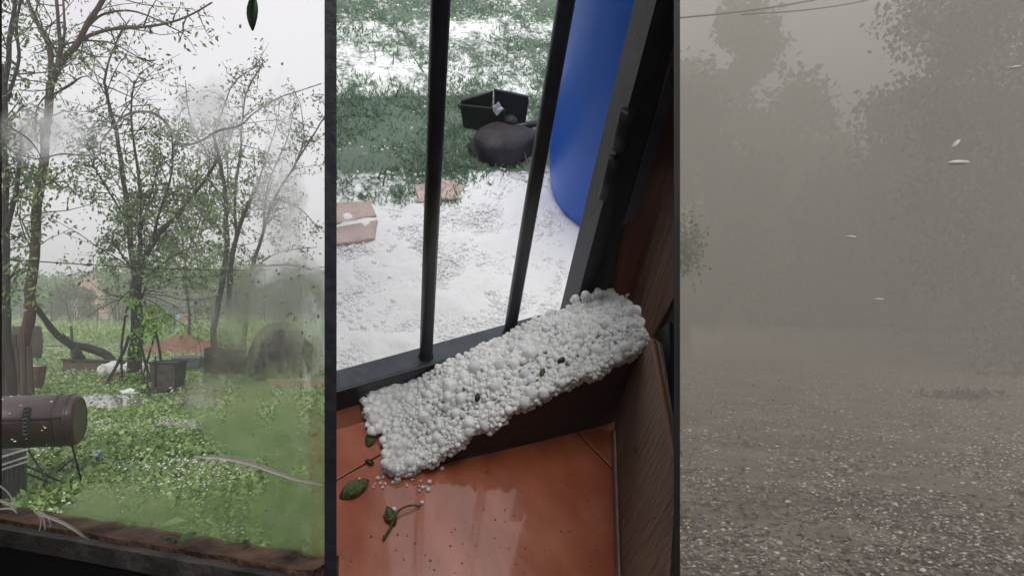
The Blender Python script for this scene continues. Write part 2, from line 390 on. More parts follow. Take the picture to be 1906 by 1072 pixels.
# pale splinters at the lower left
M_split = mat('white_splinter', (.95, .95, .95), (.99, .99, .99), 40, .4, trans=.97)
for a, b_, w in (((78, 948), (195, 1002), 2.8), ((76, 946), (108, 978), 1.9), ((80, 950), (97, 982), 1.3), ((84, 946), (118, 974), 1.2), ((0, 892), (55, 940), 1.7),
                 ((2, 925), (56, 948), 2.6), ((6, 944), (56, 947), 1.3)):
    mp_ = ((a[0]+b_[0])/2+6, (a[1]+b_[1])/2-5)
    P = spl([wp(*a)-WN*.010, wp(*mp_)-WN*.014, wp(*b_)-WN*.018], 6)
    put('glass_splinter', ribbon(P, [w*1.25/F*(.5+.5*math.sin(math.pi*(i+.8)/(len(P)+.6))) for i in range(len(P))]), M_split, win)
# drops on the pane
dm = mat('water_drop', (.55, .57, .55), (.75, .76, .74), 5, .15, trans=.5)
db = MB()
for i in range(90):
    x, y = R.choice([(R.uniform(430, 595), R.uniform(500, 660)), (R.uniform(20, 595), R.uniform(20, 980)), (R.uniform(360, 595), R.uniform(500, 1000))])
    db.blob(wp(x, y)-WN*.002, R.uniform(.0006, .0019), 1, .15, (1, .5, R.uniform(1, 1.8)))
put('drops', db, dm, win, smooth=True, kind='stuff')

def leafmesh(L_, Wd, curl=.15, n=6):
    b = MB(); vs = []
    for i in range(n+1):
        t = i/n; w = Wd/2*math.sin(math.pi*min(1, t*.94+.03))**.8*(1-.25*t); z = curl*L_*math.sin(t*math.pi)
        vs += [V((L_*t, -w, z*.4)), V((L_*t, 0, z)), V((L_*t, w, z*.4))]
    fs = []
    for i in range(n):
        a = i*3; fs += [(a, a+1, a+4, a+3), (a+1, a+2, a+5, a+4)]
    return vs, fs
def placed_leaf(name, Pos, xdir, nrm, L_, Wd, m, frame='W', curl=.12, **k):
    x = V(xdir).normalized(); z = V(nrm); z = (z-x*z.dot(x)).normalized(); y = z.cross(x)
    vs, fs = leafmesh(L_, Wd, curl); P = V(Pos)
    b = MB().add([P+x*(v.x-L_/2)+y*v.y+z*v.z for v in vs], fs)
    o = put(name, b, m, frame=frame, loc=P, smooth=True, **k)
    sm = o.modifiers.new('s', 'SOLIDIFY'); sm.thickness = .0004
    return o
M_lw = mat('wet_leaf_dark', (.014, .028, .012), (.03, .06, .02), 60, .4)
M_lw2 = mat('wet_leaf_green', (.05, .13, .025), (.11, .24, .06), 60, .35, .4, 120)
pz = wp(474, 26)
placed_leaf('leaf', pz-WN*.003, (0, 0, -1), -WN, 66/F*.85, 30/F*.85, M_lw, curl=.05, label='dark pointed leaf stuck high on the window glass', cat='leaf')
for i, (x, y, a, s, lb) in enumerate([(325, 985, .4, .035, 'pale green torn leaf lying on the brown sill'), (352, 1008, 1.2, .028, 'dark curled leaf on the sill beside the pale torn leaf'),
                                      (318, 1014, 2.6, .022, 'small green leaf at the sill edge under the pale torn leaf'), (425, 1022, .2, .016, 'tiny dark leaf on the right part of the sill'),
                                      (458, 1016, 2.2, .014, 'tiny leaf scrap farthest right along the sill'), (240, 990, .9, .015, 'small leaf scrap on the brown sill beyond the white splinters')]):
    nn = .0; p = at(x, y, (1.5-SZ)*F/(y-HZ)); p.z = SZ+.006
    placed_leaf('sill_leaf', p, (math.cos(a), math.sin(a), .1), (0, 0, 1), s, s*.6, mat('leaf_pale', (.25, .42, .16), (.4, .55, .28), 50, .5) if i == 0 else M_lw2 if i % 2 else M_lw,
                curl=.25, label=lb, cat='leaf', group='leaves blown onto the window sill')

# ------------------------------------------------------------------ left bay: lawn cover
def fieldpts(n, x0, x1, y0, y1, pw):
    px = rs.uniform(x0, x1, n); py = y1-(y1-y0)*rs.uniform(0, 1, n)**pw
    d = 1.5*F/(py-HZ); return (px-953)/F*d, d, px, py
def nf(x, y, s, o=0): return np.array([noise.noise(V((a*s+o, b*s, o))) for a, b in zip(x, y)])
x, y, px, py = fieldpts(150000, -30, 640, 606, 1120, .8)
q = nf(x, y, .9)+.6*nf(x, y, 2.6, 7); k = (q > -.12-.1*rs.uniform(-1, 1, len(q)))
puddle = ((np.hypot((px-205)/70, (py-752)/16) < 1) | (np.hypot((px-372)/45, (py-752)/14) < 1) | (np.hypot((px-340)/60, (py-800)/10) < 1) | (np.hypot((px-120)/60, (py-640)/8) < 1))
keep = (k | (rs.uniform(size=len(q)) < .16)) & (~puddle | (rs.uniform(size=len(q)) < .08))
x, y, q = x[keep], y[keep], q[keep]
z = .02+.045*rs.uniform(0, 1, len(x))*(1+q.clip(0, 1)*.8)
sz = rs.uniform(.025, .06, len(x))*(1+y/22)
yel = nf(x, y, .35, 21)+.25*rs.normal(size=len(x)) > .05
P = np.stack([x, y, z], 1)
put('ground_weeds', leafcloud(P[~yel], sz[~yel], .6, -.1, .5), M_leaf, kind='stuff')
put('clover', leafcloud(P[yel], sz[yel], .65, -.1, .5), M_leaf2, kind='stuff')
# upright far weeds (bright strip)
x, y, px, py = fieldpts(16000, -20, 640, 597, 640, 1.0)
z = rs.uniform(0, .38, len(x)); P = np.stack([x, y, z], 1)
put('tall_weeds', leafcloud(P, rs.uniform(.1, .28, len(x)), .3, -.9), M_leaf2, kind='stuff')
# hailstones in the grass
M_hail = mat('hail_ice', (.92, .93, .94), (.97, .98, .98), 30, .35, sss=.0, spec=.5)
M_haild = mat('hail_ice_wet', (.25, .23, .20), (.60, .57, .52), 30, .3, island=True, spec=.5)
x, y, px, py = fieldpts(7500, -20, 640, 612, 1090, .9)
q = nf(x, y, .7, 40); hb = MB()
for a, b_, c_ in zip(x, y, q):
    if c_ > -.25 or R.random() < .4: hb.blob((a, b_, R.uniform(.01, .08)), R.uniform(.003, .0075)*(1+b_/30), 1, .1, (1.2, 1.2, .8), seed=0)
put('scattered_hail', hb, M_hail, smooth=True, kind='stuff')
M_pud = mat('muddy_water', (.16, .155, .13), (.24, .235, .21), 4, .08, spec=.6)
def puddle_ob(cx, cy, rx, ry, lb):
    c = gnd(cx, cy); pts = []
    for i in range(28):
        a = 2*math.pi*i/28; kx = 1+.35*noise.noise(V((math.cos(a)*2+cx, math.sin(a)*2, 0)))
        p = gnd(cx+rx*kx*math.cos(a), cy+ry*kx*math.sin(a)); pts.append(V((p.x, p.y, .045)))
    put('puddle', MB().add(pts, [tuple(range(28))]), M_pud, loc=c, kind='structure')
puddle_ob(205, 752, 70, 15, ''); puddle_ob(372, 752, 45, 13, ''); puddle_ob(340, 800, 60, 9, ''); puddle_ob(120, 640, 60, 7, '')

# ------------------------------------------------------------------ left bay: trees
def tree(name, label, d, limbs, leaf_n, leaf_m, cat='tree', bark=M_bark, twig_n=1.0, leafsize=.09, group=None, lz=(.25, 1.0), twl=(.5, 1.5), droop=.5, zl=0, yfull=None, tw_side=1.0):
    p0 = gnd(*limbs[0][0][0]) if len(limbs[0][0][0]) == 2 else at(*limbs[0][0][0][:2], d)
    loc = V((p0.x, p0.y, 0)); t = thing(name, label, cat, loc, group=group)
    tw = MB(); LP = []
    for li, (pts, r0, r1) in enumerate(limbs):
        dd = 0 if li == 0 else R.uniform(-.6, .6)
        st_ = .0 if li == 0 else 1
        W_ = [at(p[0], p[1], d+dd*(i/max(1, len(pts)-1))+(p[2] if len(p) > 2 else 0)) for i, p in enumerate(pts)]
        if li == 0: W_[0].z = -.05
        S_ = spl(W_, 6); k = len(S_)
        r0, r1 = r0*.78, r1*.72
        for i in range(1, k-1): S_[i] = S_[i]+V((noise.noise(S_[i]*2.1), noise.noise(S_[i]*2.1+V((9, 0, 0))), 0))*min(.06, r0*.6)
        rr = [r0+(r1-r0)*(i/(k-1))**.8 for i in range(k)]
        if li == 0: rr[0] *= 1.5; rr[1] *= 1.25
        put('trunk' if li == 0 else 'branch', MB().tube(S_, rr, 9, wob=.08), bark, t, smooth=True)
        ln = sum((S_[i+1]-S_[i]).length for i in range(k-1)); nt_ = int(ln*6*twig_n)
        for _ in range(nt_):
            i = int(k*R.uniform(lz[0] if li == 0 else .05, lz[1])); i = min(i, k-2)
            b_ = S_[i]; ax = (S_[i+1]-S_[i]).normalized()
            dr = (ax*.5+V((R.gauss(0, 1)*tw_side, R.gauss(0, .7), R.gauss(.15, .6)))).normalized()
            l_ = R.uniform(*twl)*(.5 if rr[i] < .02 else 1); c_ = b_; pl = [c_]
            for s_ in range(5):
                dr = (dr+V((R.gauss(0, .22), R.gauss(0, .22), R.gauss(-.04, .2)))).normalized(); c_ = c_+dr*l_/5; pl.append(c_)
            tw.tube(pl, [.013, .010, .008, .006, .004, .003], 4, False)
            for s_ in range(R.randint(1, 3)):
                a_ = pl[R.randint(1, 4)]; d2 = (dr+V((R.gauss(0, .8), R.gauss(0, .8), R.gauss(0, .6)))).normalized(); e_ = a_+d2*l_*.4; m_ = (a_+e_)/2+V((R.gauss(0, .04), 0, R.gauss(0, .04)))
                tw.tube([a_, m_, e_], [.006, .004, .003], 4, False); LP += [a_.lerp(e_, R.random()) for _ in range(3)]+[e_]
            LP += [p for p in pl[2:]]
    put('twigs', tw, M_twig, t, kind='stuff')
    if leaf_n and LP:
        A = np.array([tuple(p) for p in LP])
        if yfull is not None:                            # leaves stripped off above this height
            w = np.clip((yfull[1]-A[:, 2])/(yfull[1]-yfull[0]), yfull[2], 1)*np.clip((A[:, 2]-zl)/.9, .04, 1); w /= w.sum()
            idx = rs.choice(len(A), leaf_n, p=w)
        else: idx = rs.randint(0, len(A), leaf_n)
        Pn = A[idx]+rs.normal(size=(leaf_n, 3))*.09
        if isinstance(leaf_m, tuple): ms = leaf_m
        else: ms = (leaf_m,)
        for j, mm_ in enumerate(ms):
            pj = Pn[j::len(ms)]; put('foliage', leafcloud(pj, rs.uniform(.6, 1.4, len(pj))*leafsize, .42, droop), mm_, t, kind='stuff')
    return t
tree('tall_tree', 'tall tree with stripped red-brown trunk and bare forked top', 10.6, [
    ([(38, 742), (48, 640), (60, 520), (66, 430), (76, 330), (88, 220), (97, 150)], .115, .075),
    ([(97, 150), (112, 120), (140, 85), (170, 35), (200, -20)], .075, .05),
    ([(97, 150), (92, 90), (72, 50), (55, 10), (50, -20)], .06, .03),
    ([(98, 148), (112, 95), (108, 45), (104, -20)], .05, .03),
    ([(112, 112), (120, 60), (118, 10), (118, -25)], .03, .02),
    ([(135, 92), (160, 70), (205, 55), (260, 52), (310, 45), (350, 30), (395, 5)], .045, .015),
    ([(160, 55), (190, 28), (235, 20), (275, 30), (320, 52)], .03, .012),
    ([(160, 76), (205, 80), (245, 100), (272, 114), (292, 112)], .018, .008),
    ([(90, 180), (130, 160), (150, 145), (170, 142)], .022, .008),
    ([(92, 172), (70, 200), (62, 240)], .02, .008),
    ([(80, 345), (100, 340), (140, 338), (170, 340)], .014, .006),
    ([(66, 470), (40, 410), (20, 385)], .018, .01),
    ([(78, 320), (50, 345), (35, 370)], .014, .006)], 1700, (M_leafdull, M_leaf), bark=M_barkred, twig_n=.65, leafsize=.075, lz=(.3, 1), yfull=(2, 6, .35))
tree('dark_tree', 'dark leaning trunk at the extreme left edge of the window view', 9.6, [
    ([(25, 745), (16, 640), (14, 560), (10, 450), (9, 330), (12, 180), (20, 60), (30, -20)], .085, .035),
    ([(12, 430), (30, 360), (38, 300), (40, 240)], .05, .02), ([(14, 330), (2, 250), (6, 120)], .04, .02),
    ([(14, 190), (35, 110), (30, 40), (40, -10)], .035, .02), ([(18, 150), (50, 150), (90, 155)], .015, .006),
    ([(16, 520), (45, 500), (60, 520)], .02, .01)], 1700, (M_leaf, M_leafdull), bark=M_barkdark, twig_n=.7, leafsize=.085, twl=(.4, .9), yfull=(2, 5, .25))
tree('leafy_tree', 'leafy multi-stemmed tree in the middle of the garden lawn', 12.6, [
    ([(248, 722), (252, 660), (256, 590), (256, 540), (262, 490)], .17, .12),
    ([(256, 540), (246, 470), (240, 400), (228, 320), (215, 245), (205, 200), (194, 155)], .075, .035),
    ([(194, 155), (203, 115), (222, 70), (240, 38)], .03, .012),
    ([(262, 495), (285, 455), (305, 425), (330, 405), (352, 370), (385, 330), (410, 290)], .08, .035),
    ([(262, 490), (262, 420), (262, 350), (250, 280), (245, 210), (250, 150)], .05, .018),
    ([(285, 455), (295, 400), (315, 340), (322, 290), (320, 250)], .04, .015),
    ([(250, 505), (225, 470), (215, 440)], .03, .015), ([(246, 430), (205, 360), (175, 310), (165, 290)], .03, .01),
    ([(256, 470), (270, 400), (290, 330), (300, 290)], .03, .01), ([(262, 560), (275, 530), (290, 500), (335, 470)], .035, .01),
    ([(252, 690), (240, 700), (228, 722)], .06, .04), ([(258, 690), (268, 705), (280, 722)], .06, .04),
    ([(212, 240), (180, 230), (160, 250)], .014, .006)], 6300, (M_leaf, M_leafdull), bark=M_barkdark, twig_n=1.15, leafsize=.085, lz=(.55, 1), twl=(.6, 1.9), yfull=(2.8, 5.6, .12), zl=1.5, tw_side=1.5)
tree('slim_tree', 'slim dark tree with open crown right of the leafy tree', 17, [
    ([(402, 690), (400, 600), (415, 520), (422, 450), (420, 360), (408, 290), (400, 250)], .11, .05),
    ([(425, 570), (432, 480), (445, 420), (462, 380), (480, 345)], .09, .05),
    ([(440, 440), (438, 360), (448, 280), (450, 230), (460, 170), (490, 120)], .05, .018),
    ([(422, 450), (390, 400), (350, 380)], .03, .012), ([(408, 300), (370, 260), (350, 200), (345, 150)], .03, .012),
    ([(400, 250), (420, 190), (440, 150), (500, 112)], .025, .01), ([(425, 350), (425, 280), (435, 240)], .025, .01),
    ([(480, 345), (500, 280), (515, 230), (520, 200)], .025, .01)], 4200, (M_leafdull, M_leaf), bark=M_barkdark, twig_n=.9, leafsize=.10, lz=(.35, 1), twl=(.6, 1.6), yfull=(3, 7.5, .2))
tree('bare_tree', 'thin nearly bare tree with long slanting branches beside the black divider', 19, [
    ([(452, 640), (462, 540), (475, 480), (490, 430), (510, 370), (545, 315), (590, 240), (625, 180)], .09, .02),
    ([(490, 430), (500, 340), (535, 260), (548, 200)], .04, .012), ([(510, 370), (560, 390), (595, 430)], .03, .01),
    ([(545, 315), (565, 260), (560, 200), (552, 180)], .025, .008), ([(470, 500), (520, 470), (590, 460)], .025, .01)],
     1500, (M_leafdull,), twig_n=.7, leafsize=.10, lz=(.4, 1), twl=(.5, 1.4))
tree('young_tree', 'young spindly tree behind the leafy tree with hanging leaves', 22, [
    ([(350, 672), (352, 600), (345, 500), (338, 400), (350, 320)], .07, .03), ([(345, 480), (375, 400), (388, 330)], .04, .015),
    ([(345, 520), (310, 450), (305, 380)], .035, .012)], 3800, (M_leafdull, M_leaf), twig_n=1.0, leafsize=.12, twl=(.6, 1.5), lz=(.3, 1), yfull=(2.5, 6.5, .25))

# background bushes, each its own
bgp = [(40, 49, 3.9, 2.6, 'pale bush in mist behind the tall red-brown trunk'), (100, 44, 3.4, 2.4, 'misty bush left of the pink house wall'),
       (135, 40, 2.8, 2.0, 'low feathery bush just before the pink house wall'), (222, 38, 4.0, 2.6, 'rounded green bush right of the pink house wall'),
       (290, 46, 4.6, 3.0, 'large misty bush behind the leafy tree'), (340, 52, 5.2, 3.4, 'tall pale bush behind the dark lattice fence'),
       (395, 42, 3.8, 2.6, 'green bush at the right end of the lattice fence'), (450, 48, 5.0, 3.2, 'hazy bush behind the slim dark tree'),
       (520, 40, 3.9, 2.9, 'grey-green bush behind the black dome'), (580, 44, 4.6, 3.2, 'misty bush beside the black divider')]
for i, (bx, bd, bh, bw, lb) in enumerate(bgp):
    c = at(bx, HZ, bd); loc = V((c.x, c.y, 0)); t = thing('bush', lb, 'bush', loc, group='misty bushes behind the garden')
    sb = MB()
    for s_ in range(7):
        a_ = R.uniform(0, 6.28); e_ = loc+V((math.cos(a_)*bw*.45, math.sin(a_)*bw*.4, bh*R.uniform(.6, .95)))
        sb.tube([loc+V((math.cos(a_)*.15, 0, -.05)), loc.lerp(e_, .5)+V((R.gauss(0, .15), 0, .1)), e_], [.05, .035, .015], 5)
    put('stem', sb, M_bark, t)
    n_ = 2600; u = rs.normal(size=(n_, 3)); u /= np.linalg.norm(u, axis=1)[:, None]
    lob = np.array([[R.uniform(-.45, .45)*bw, R.uniform(-.3, .3)*bw, R.uniform(.3, .85)*bh] for _ in range(11)]); ri = rs.randint(0, 11, n_)
    Pn = lob[ri]+u*rs.uniform(.3, 1, (n_, 1))**.5*bw*rs.uniform(.16, .30, (11, 1))[ri]; Pn[:, 2] = np.abs(Pn[:, 2])
    put('foliage', leafcloud(Pn+np.array(loc), rs.uniform(.1, .26, n_), .5, .2), (M_leafdull, M_leaf)[i % 2], t, kind='stuff')
# far woods mass
n_ = 26000; xx = rs.uniform(-62, -8, n_); yy = rs.uniform(56, 66, n_); hh = np.array([3.2+1.6*noise.noise(V((a*.12, 0, 3)))+1.3*noise.noise(V((a*.5, 0, 8))) for a in xx])
zz = hh*rs.uniform(0, 1, n_)**.8
put('far_woods', leafcloud(np.stack([xx, yy, zz], 1), rs.uniform(.25, .6, n_), .5, .2), M_leafdull, kind='stuff')
# house
M_pink = mat('pink_render', (.42, .25, .21), (.52, .33, .28), 1, .85, .2); M_roof = mat('old_roof', (.12, .08, .07), (.2, .13, .11), 3, .8)
hc = at(172, HZ, 54); hw = thing('house', 'pale pink house wall glimpsed through mist behind the garden', 'house', (hc.x, hc.y, 0))
put('wall', MB().prism([(hc.x-1.4, hc.y, 0), (hc.x+1.2, hc.y, 0), (hc.x+1.2, hc.y, 2.9), (hc.x-.1, hc.y, 3.7), (hc.x-1.4, hc.y, 2.9)], (0, 4, 0)), M_pink, hw)
for sgn in (-1, 1):
    put('roof', MB().prism([(hc.x-.1, hc.y-.2, 3.75), (hc.x-.1+sgn*1.6, hc.y-.2, 2.76), (hc.x-.1+sgn*1.6, hc.y-.2, 2.86), (hc.x-.1, hc.y-.2, 3.86)], (0, 4.4, 0)), M_roof, hw)
# lattice fence
fd = 36; fx0, fx1 = at(60, HZ, fd).x, at(596, HZ, fd).x
fn = thing('field_fence', 'dark wooden post and rail fence across the far end of the garden', 'fence', (fx0, fd, 0))
M_fence = mat('weathered_fence', (.04, .035, .03), (.09, .08, .07), 5, .9)
x = fx0; pm_ = None
while x < fx1:
    h_ = R.uniform(1.25, 1.6); put('post', MB().tube([(x, fd, -.05), (x+R.uniform(-.05, .05), fd, h_)], [.05, .04], 6), M_fence, fn); x += R.uniform(.9, 1.4)
for zq in (.25, .55, .85, 1.15):
    a = V((fx0, fd-.06, zq)); b_ = V((fx1, fd-.06, zq+.03)); nn = 14
    put('rail', MB().tube([a.lerp(b_, i/nn)+V((0, 0, R.uniform(-.03, .03))) for i in range(nn+1)], .018, 5), M_fence, fn)
# garden wire
a = at(20, 497, 9.4); b_ = at(640, 503, 16)
put('garden_wire', MB().tube([a.lerp(b_, i/20)-V((0, 0, .12*math.sin(math.pi*i/20)-0.10)) for i in range(21)], .008, 5), M_dark, loc=a,
    label='thin dark wire strung across the garden between the trees', cat='wire')

# ------------------------------------------------------------------ left bay: garden objects
M_rust = mat('rusty_bucket', (.09, .05, .04), (.22, .12, .09), 9, .8, .4, c3=(.14, .08, .065))
M_oldw = mat('old_dark_planks', (.025, .02, .018), (.09, .07, .055), 7, .85, .8, 30, stretch=(1, 1, .15))
M_brownbox = mat('damp_brown_board', (.07, .05, .042), (.13, .095, .08), 6, .8, .4)
c = gnd(62, 728); bk = thing('bucket', 'rusty brown bucket standing beside the red-brown trunk', 'bucket', c)
put('body', MB().lathe([(.13, 0), (.135, .02), (.19, .40), (.195, .42), (.18, .42), (.175, .40)], c, 22), M_rust, bk, smooth=False)
put('lid', MB().lathe([(.17, .40), (.175, .405), (.03, .425), (.0, .425)], c, 22), mat('wet_grey_lid', (.2, .19, .19), (.32, .31, .31), 7, .35), bk)
c = gnd(50, 672); wb = thing('plank_barrel', 'dark weathered plank barrel behind the rusty bucket', 'barrel', c)
for i in range(14):
    a_ = 2*math.pi*i/14; r_ = .30; pr0 = [(.30, 0), (.335, .3), (.345, .5), (.30, .86)]
    sb = MB(); vs = []
    for (rr_, zz_) in pr0:
        for k_ in (-1, 1):
            for e_ in (0, .022): aa = a_+k_*(math.pi/14*.93); vs.append((c.x+(rr_-e_)*math.cos(aa), c.y+(rr_-e_)*math.sin(aa), zz_*R.uniform(.98, 1.02) if zz_ > .8 else zz_))
    fs = []
    for j in range(3):
        b0 = j*4; fs += [(b0, b0+2, b0+6, b0+4), (b0+1, b0+5, b0+7, b0+3), (b0, b0+4, b0+5, b0+1), (b0+2, b0+3, b0+7, b0+6)]
    fs += [(0, 1, 3, 2), (12, 14, 15, 13)]
    put('plank', sb.add(vs, fs), M_oldw, wb)
for zz_ in (.2, .68): put('hoop', MB().tube([(c.x+.338*math.cos(t_), c.y+.338*math.sin(t_), zz_) for t_ in np.linspace(0, 6.283, 30)], .012, 5), M_dark, wb)
c = gnd(22, 745)
tb = MB()
for i in range(9): x_ = c.x-.25+i*.07; tb.tube([(x_, c.y+R.uniform(-.1, .1), 0), (x_+R.uniform(-.04, .04), c.y+R.uniform(-.1, .1), R.uniform(.75, 1.05))], [.05, .035], 6)
put('stacked_poles', tb, M_oldw, loc=c, label='clump of dark upright sticks leaning at the base of the left tree', cat='sticks')
# planter box + post + fallen branch
c0_, c1_ = gnd(118, 693), gnd(212, 697); mid_ = (c0_+c1_)/2; L_ = (c1_-c0_).length; bw_ = thing('planter_box', 'long low brown box under the fallen branch', 'box', mid_)
ax = (c1_-c0_).normalized(); rz = Matrix.Rotation(math.atan2(ax.y, ax.x), 3, 'Z'); nn = rz @ V((0, 1, 0))
put('side', MB().box(mid_+V((0, 0, .13)), (L_, .03, .26), rz), M_brownbox, bw_, bevel=.005); put('side', MB().box(mid_+nn*.4+V((0, 0, .13)), (L_, .03, .26), rz), M_brownbox, bw_)
put('end', MB().box(c0_+nn*.2+V((.018, 0, .13)), (.03, .365, .255), rz), M_oldw, bw_); put('end', MB().box(c1_+nn*.2+V((-.018, 0, .13)), (.03, .365, .255), rz), M_oldw, bw_)
put('rim', MB().box(mid_-nn*.02+V((0, 0, .275)), (L_+.06, .075, .03), rz), M_oldw, bw_)
put('soil', MB().box(mid_+nn*.2+V((0, 0, .10)), (L_-.05, .36, .2), rz), M_soil, bw_)
c = gnd(134, 668); put('short_post', MB().tube([c, c+V((.0, 0, .5)), c+V((-.02, 0, .86))], [.045, .04, .03], 8, wob=.1), M_oldw, loc=c, label='short weathered post behind the fallen branch', cat='post')
fb = thing('fallen_branch', 'thick dark broken branch slanting down onto the brown box', 'branch', gnd(200, 690))
d_ = 15.0
put('limb', MB().tube(spl([at(60, 560, d_-1.5), at(82, 592, d_-1), at(105, 622, d_-.6), at(130, 640, d_-.3), at(165, 648, d_-.1), at(200, 662, d_), at(215, 690, d_)], 6), list(np.linspace(.05, .10, 37)), 9, wob=.1), M_barkdark, fb, smooth=True)
put('limb', MB().tube(spl([at(112, 625, d_-.7), at(125, 636, d_-.6), at(145, 655, d_-.4), at(158, 676, d_-.3)], 6), list(np.linspace(.08, .06, 19)), 8, wob=.1), M_barkdark, fb, smooth=True)
put('limb', MB().tube(spl([at(138, 640, d_-.4), at(142, 655, d_-.5), at(140, 672, d_-.4)], 5), .07, 8, wob=.12), M_barkdark, fb, smooth=True)
# white bags on the terracotta tray
c = gnd(215, 712); tr = thing('terracotta_tray', 'shallow orange-brown tray under the white bags', 'tray', c)
put('base', MB().box(c+V((0, .1, .015)), (.66, .3, .025)), mat('orange_clay', (.20, .085, .04), (.30, .14, .07), 9, .8), tr)
for s_, dd in (((0, -.05, .045), (.66, .02, .08)), ((0, .25, .045), (.66, .02, .08)), ((-.33, .1, .045), (.02, .28, .08)), ((.33, .1, .045), (.02, .28, .08))):
    put('rim', MB().box(c+V(s_), dd), bpy.data.materials['orange_clay'], tr, bevel=.004)
M_bag = mat('white_plastic', (.62, .63, .60), (.82, .83, .8), 9, .35, .5, 14)
for i, (bx, by, rr_, sc_, lb) in enumerate([(186, 704, .11, (.8, .8, 1.1), 'small white plastic bag at the left end of the tray'), (205, 703, .17, (1.2, .8, .85), 'bulging white plastic bag on the orange-brown tray'),
                                            (238, 702, .15, (1.2, .8, .9), 'crumpled white bag left of the leafy tree trunk'), (272, 698, .13, (1.2, .8, 1), 'white bag seen just right of the leafy tree trunk'),
                                            (240, 738, .09, (1.5, .8, .6), 'crumpled white scrap on the grass before the leafy tree'), (318, 733, .045, (.8, .8, 1), 'tiny white scrap on the grass before the dark bin'),
                                            (121, 706, .05, (1.6, 1, .5), 'small white scrap on the lawn before the brown box'), (295, 695, .1, (1, .8, 1), 'white bag between the stakes and the dark bin')]):
    p = gnd(bx, by); zc = rr_*sc_[2]*.7+(.06 if i < 3 else .03)
    b = MB(); b.blob(p+V((0, .1 if i < 3 else 0, zc)), rr_, 3, .22, sc_); put('plastic_bag', b, M_bag, loc=p, label=lb, cat='bag', group='white plastic litter on the lawn')
# stakes under the leafy tree
for i, (pp, r_, lb) in enumerate([([(172+20, 722), (212, 690), (232, 650), (240, 625)], .028, 'slanting stake leaning from the left against the leafy trunk'),
                                  ([(228, 700), (226, 650), (232, 600), (238, 570)], .02, 'thin upright stake hugging the left of the leafy trunk'),
                                  ([(285, 722), (272, 680), (262, 640), (256, 600)], .025, 'slanting stake leaning from the right against the leafy trunk'),
                                  ([(306, 668), (292, 625), (275, 580), (268, 560)], .022, 'long thin stake slanting behind the hanging green leaves'),
                                  ([(262, 700), (276, 665), (288, 625)], .018, 'thin crossing stake right of the leafy trunk')]):
    d_ = 12.3; P = [at(x_, y_, d_+.25*i/5) for x_, y_ in pp]; P[0].z = min(P[0].z, 0.0)
    put('stake', MB().tube(spl(P, 5), r_, 7, wob=.12), M_barkdark, loc=P[0], label=lb, cat='stake', group='stakes leaning at the leafy tree')
# bright sapling leaves right of the trunk
sp = thing('sapling', 'bright green sapling sprouting right of the leafy trunk', 'sapling', gnd(268, 725))
p0 = gnd(268, 725); put('stem', MB().tube(spl([p0, at(262, 660, 12.2), at(268, 610, 12.1), at(285, 580, 12.0)], 5), [.015]*16, 6), M_twig, sp)
cl = []
for (cx, cy, rx, ry, n_) in ((285, 575, 22, 8, 120), (272, 612, 16, 22, 130), (290, 600, 14, 16, 70), (245, 700, 26, 14, 90), (250, 640, 8, 40, 50), (310, 590, 14, 12, 80), (245, 560, 10, 20, 60)):
    for _ in range(n_): cl.append(tuple(at(R.gauss(cx, rx*.5), min(R.gauss(cy, ry*.5), 724), 12.1+R.uniform(-.25, .3))))
put('foliage', leafcloud(np.array(cl), rs.uniform(.05, .13, len(cl)), .4, .6), mat('fresh_green', (.10, .24, .03), (.26, .48, .08), 3, .5, island=True, trans=.35), sp, kind='stuff')
# dark bin, black pan, grey tub
c = gnd(312, 728, .0); bn = thing('dark_bin', 'dark square bin with rod handles right of the leafy trunk', 'bin', c)
M_bin = mat('grimy_metal', (.035, .033, .03), (.10, .085, .07), 8, .6, .4, metal=.3)
put('body', MB().add([c+V(v) for v in ((-.19, -.15, .06), (.19, -.15, .06), (.19, .2, .06), (-.19, .2, .06), (-.22, -.18, .48), (.22, -.18, .48), (.22, .23, .48), (-.22, .23, .48))],
                     [(0, 3, 2, 1), (0, 1, 5, 4), (1, 2, 6, 5), (2, 3, 7, 6), (3, 0, 4, 7), (4, 5, 6, 7)]), M_bin, bn, bevel=.01)
put('rim', MB().tube([c+V(v) for v in ((-.23, -.19, .485), (.23, -.19, .485), (.23, .24, .485), (-.23, .24, .485), (-.23, -.19, .485))], .014, 6), M_dark, bn)
for x_ in (-.23, -.1, .23): put('leg', MB().tube([c+V((x_, -.2, 0)), c+V((x_, -.2, .60 if x_ == -.1 else .46))], .014, 6), M_dark, bn)
c = gnd(290, 738); pn = thing('black_pan', 'shallow black pan in the grass under the dark bin', 'pan', c)
put('bowl', MB().lathe([(.10, .02), (.2, .07), (.23, .11), (.22, .11), (.19, .075), (.1, .035)], c, 22), M_dark, pn, smooth=True)
put('handle', MB().tube(spl([c+V((.2, 0, .1)), c+V((.3, -.02, .14)), c+V((.38, -.05, .10))], 4), .012, 6), M_dark, pn)
c = gnd(352, 690); gt = thing('grey_tub', 'low blue-grey metal tub behind the dark bin', 'tub', c)
put('body', MB().add([c+V(v) for v in ((-.24, -.15, 0), (.26, -.15, 0), (.26, .2, 0), (-.24, .2, 0), (-.3, -.2, .3), (.32, -.2, .3), (.32, .26, .3), (-.3, .26, .3))],
                     [(0, 3, 2, 1), (0, 1, 5, 4), (1, 2, 6, 5), (2, 3, 7, 6), (3, 0, 4, 7)]), mat('zinc', (.12, .13, .15), (.2, .21, .23), 7, .5, metal=.3), gt)
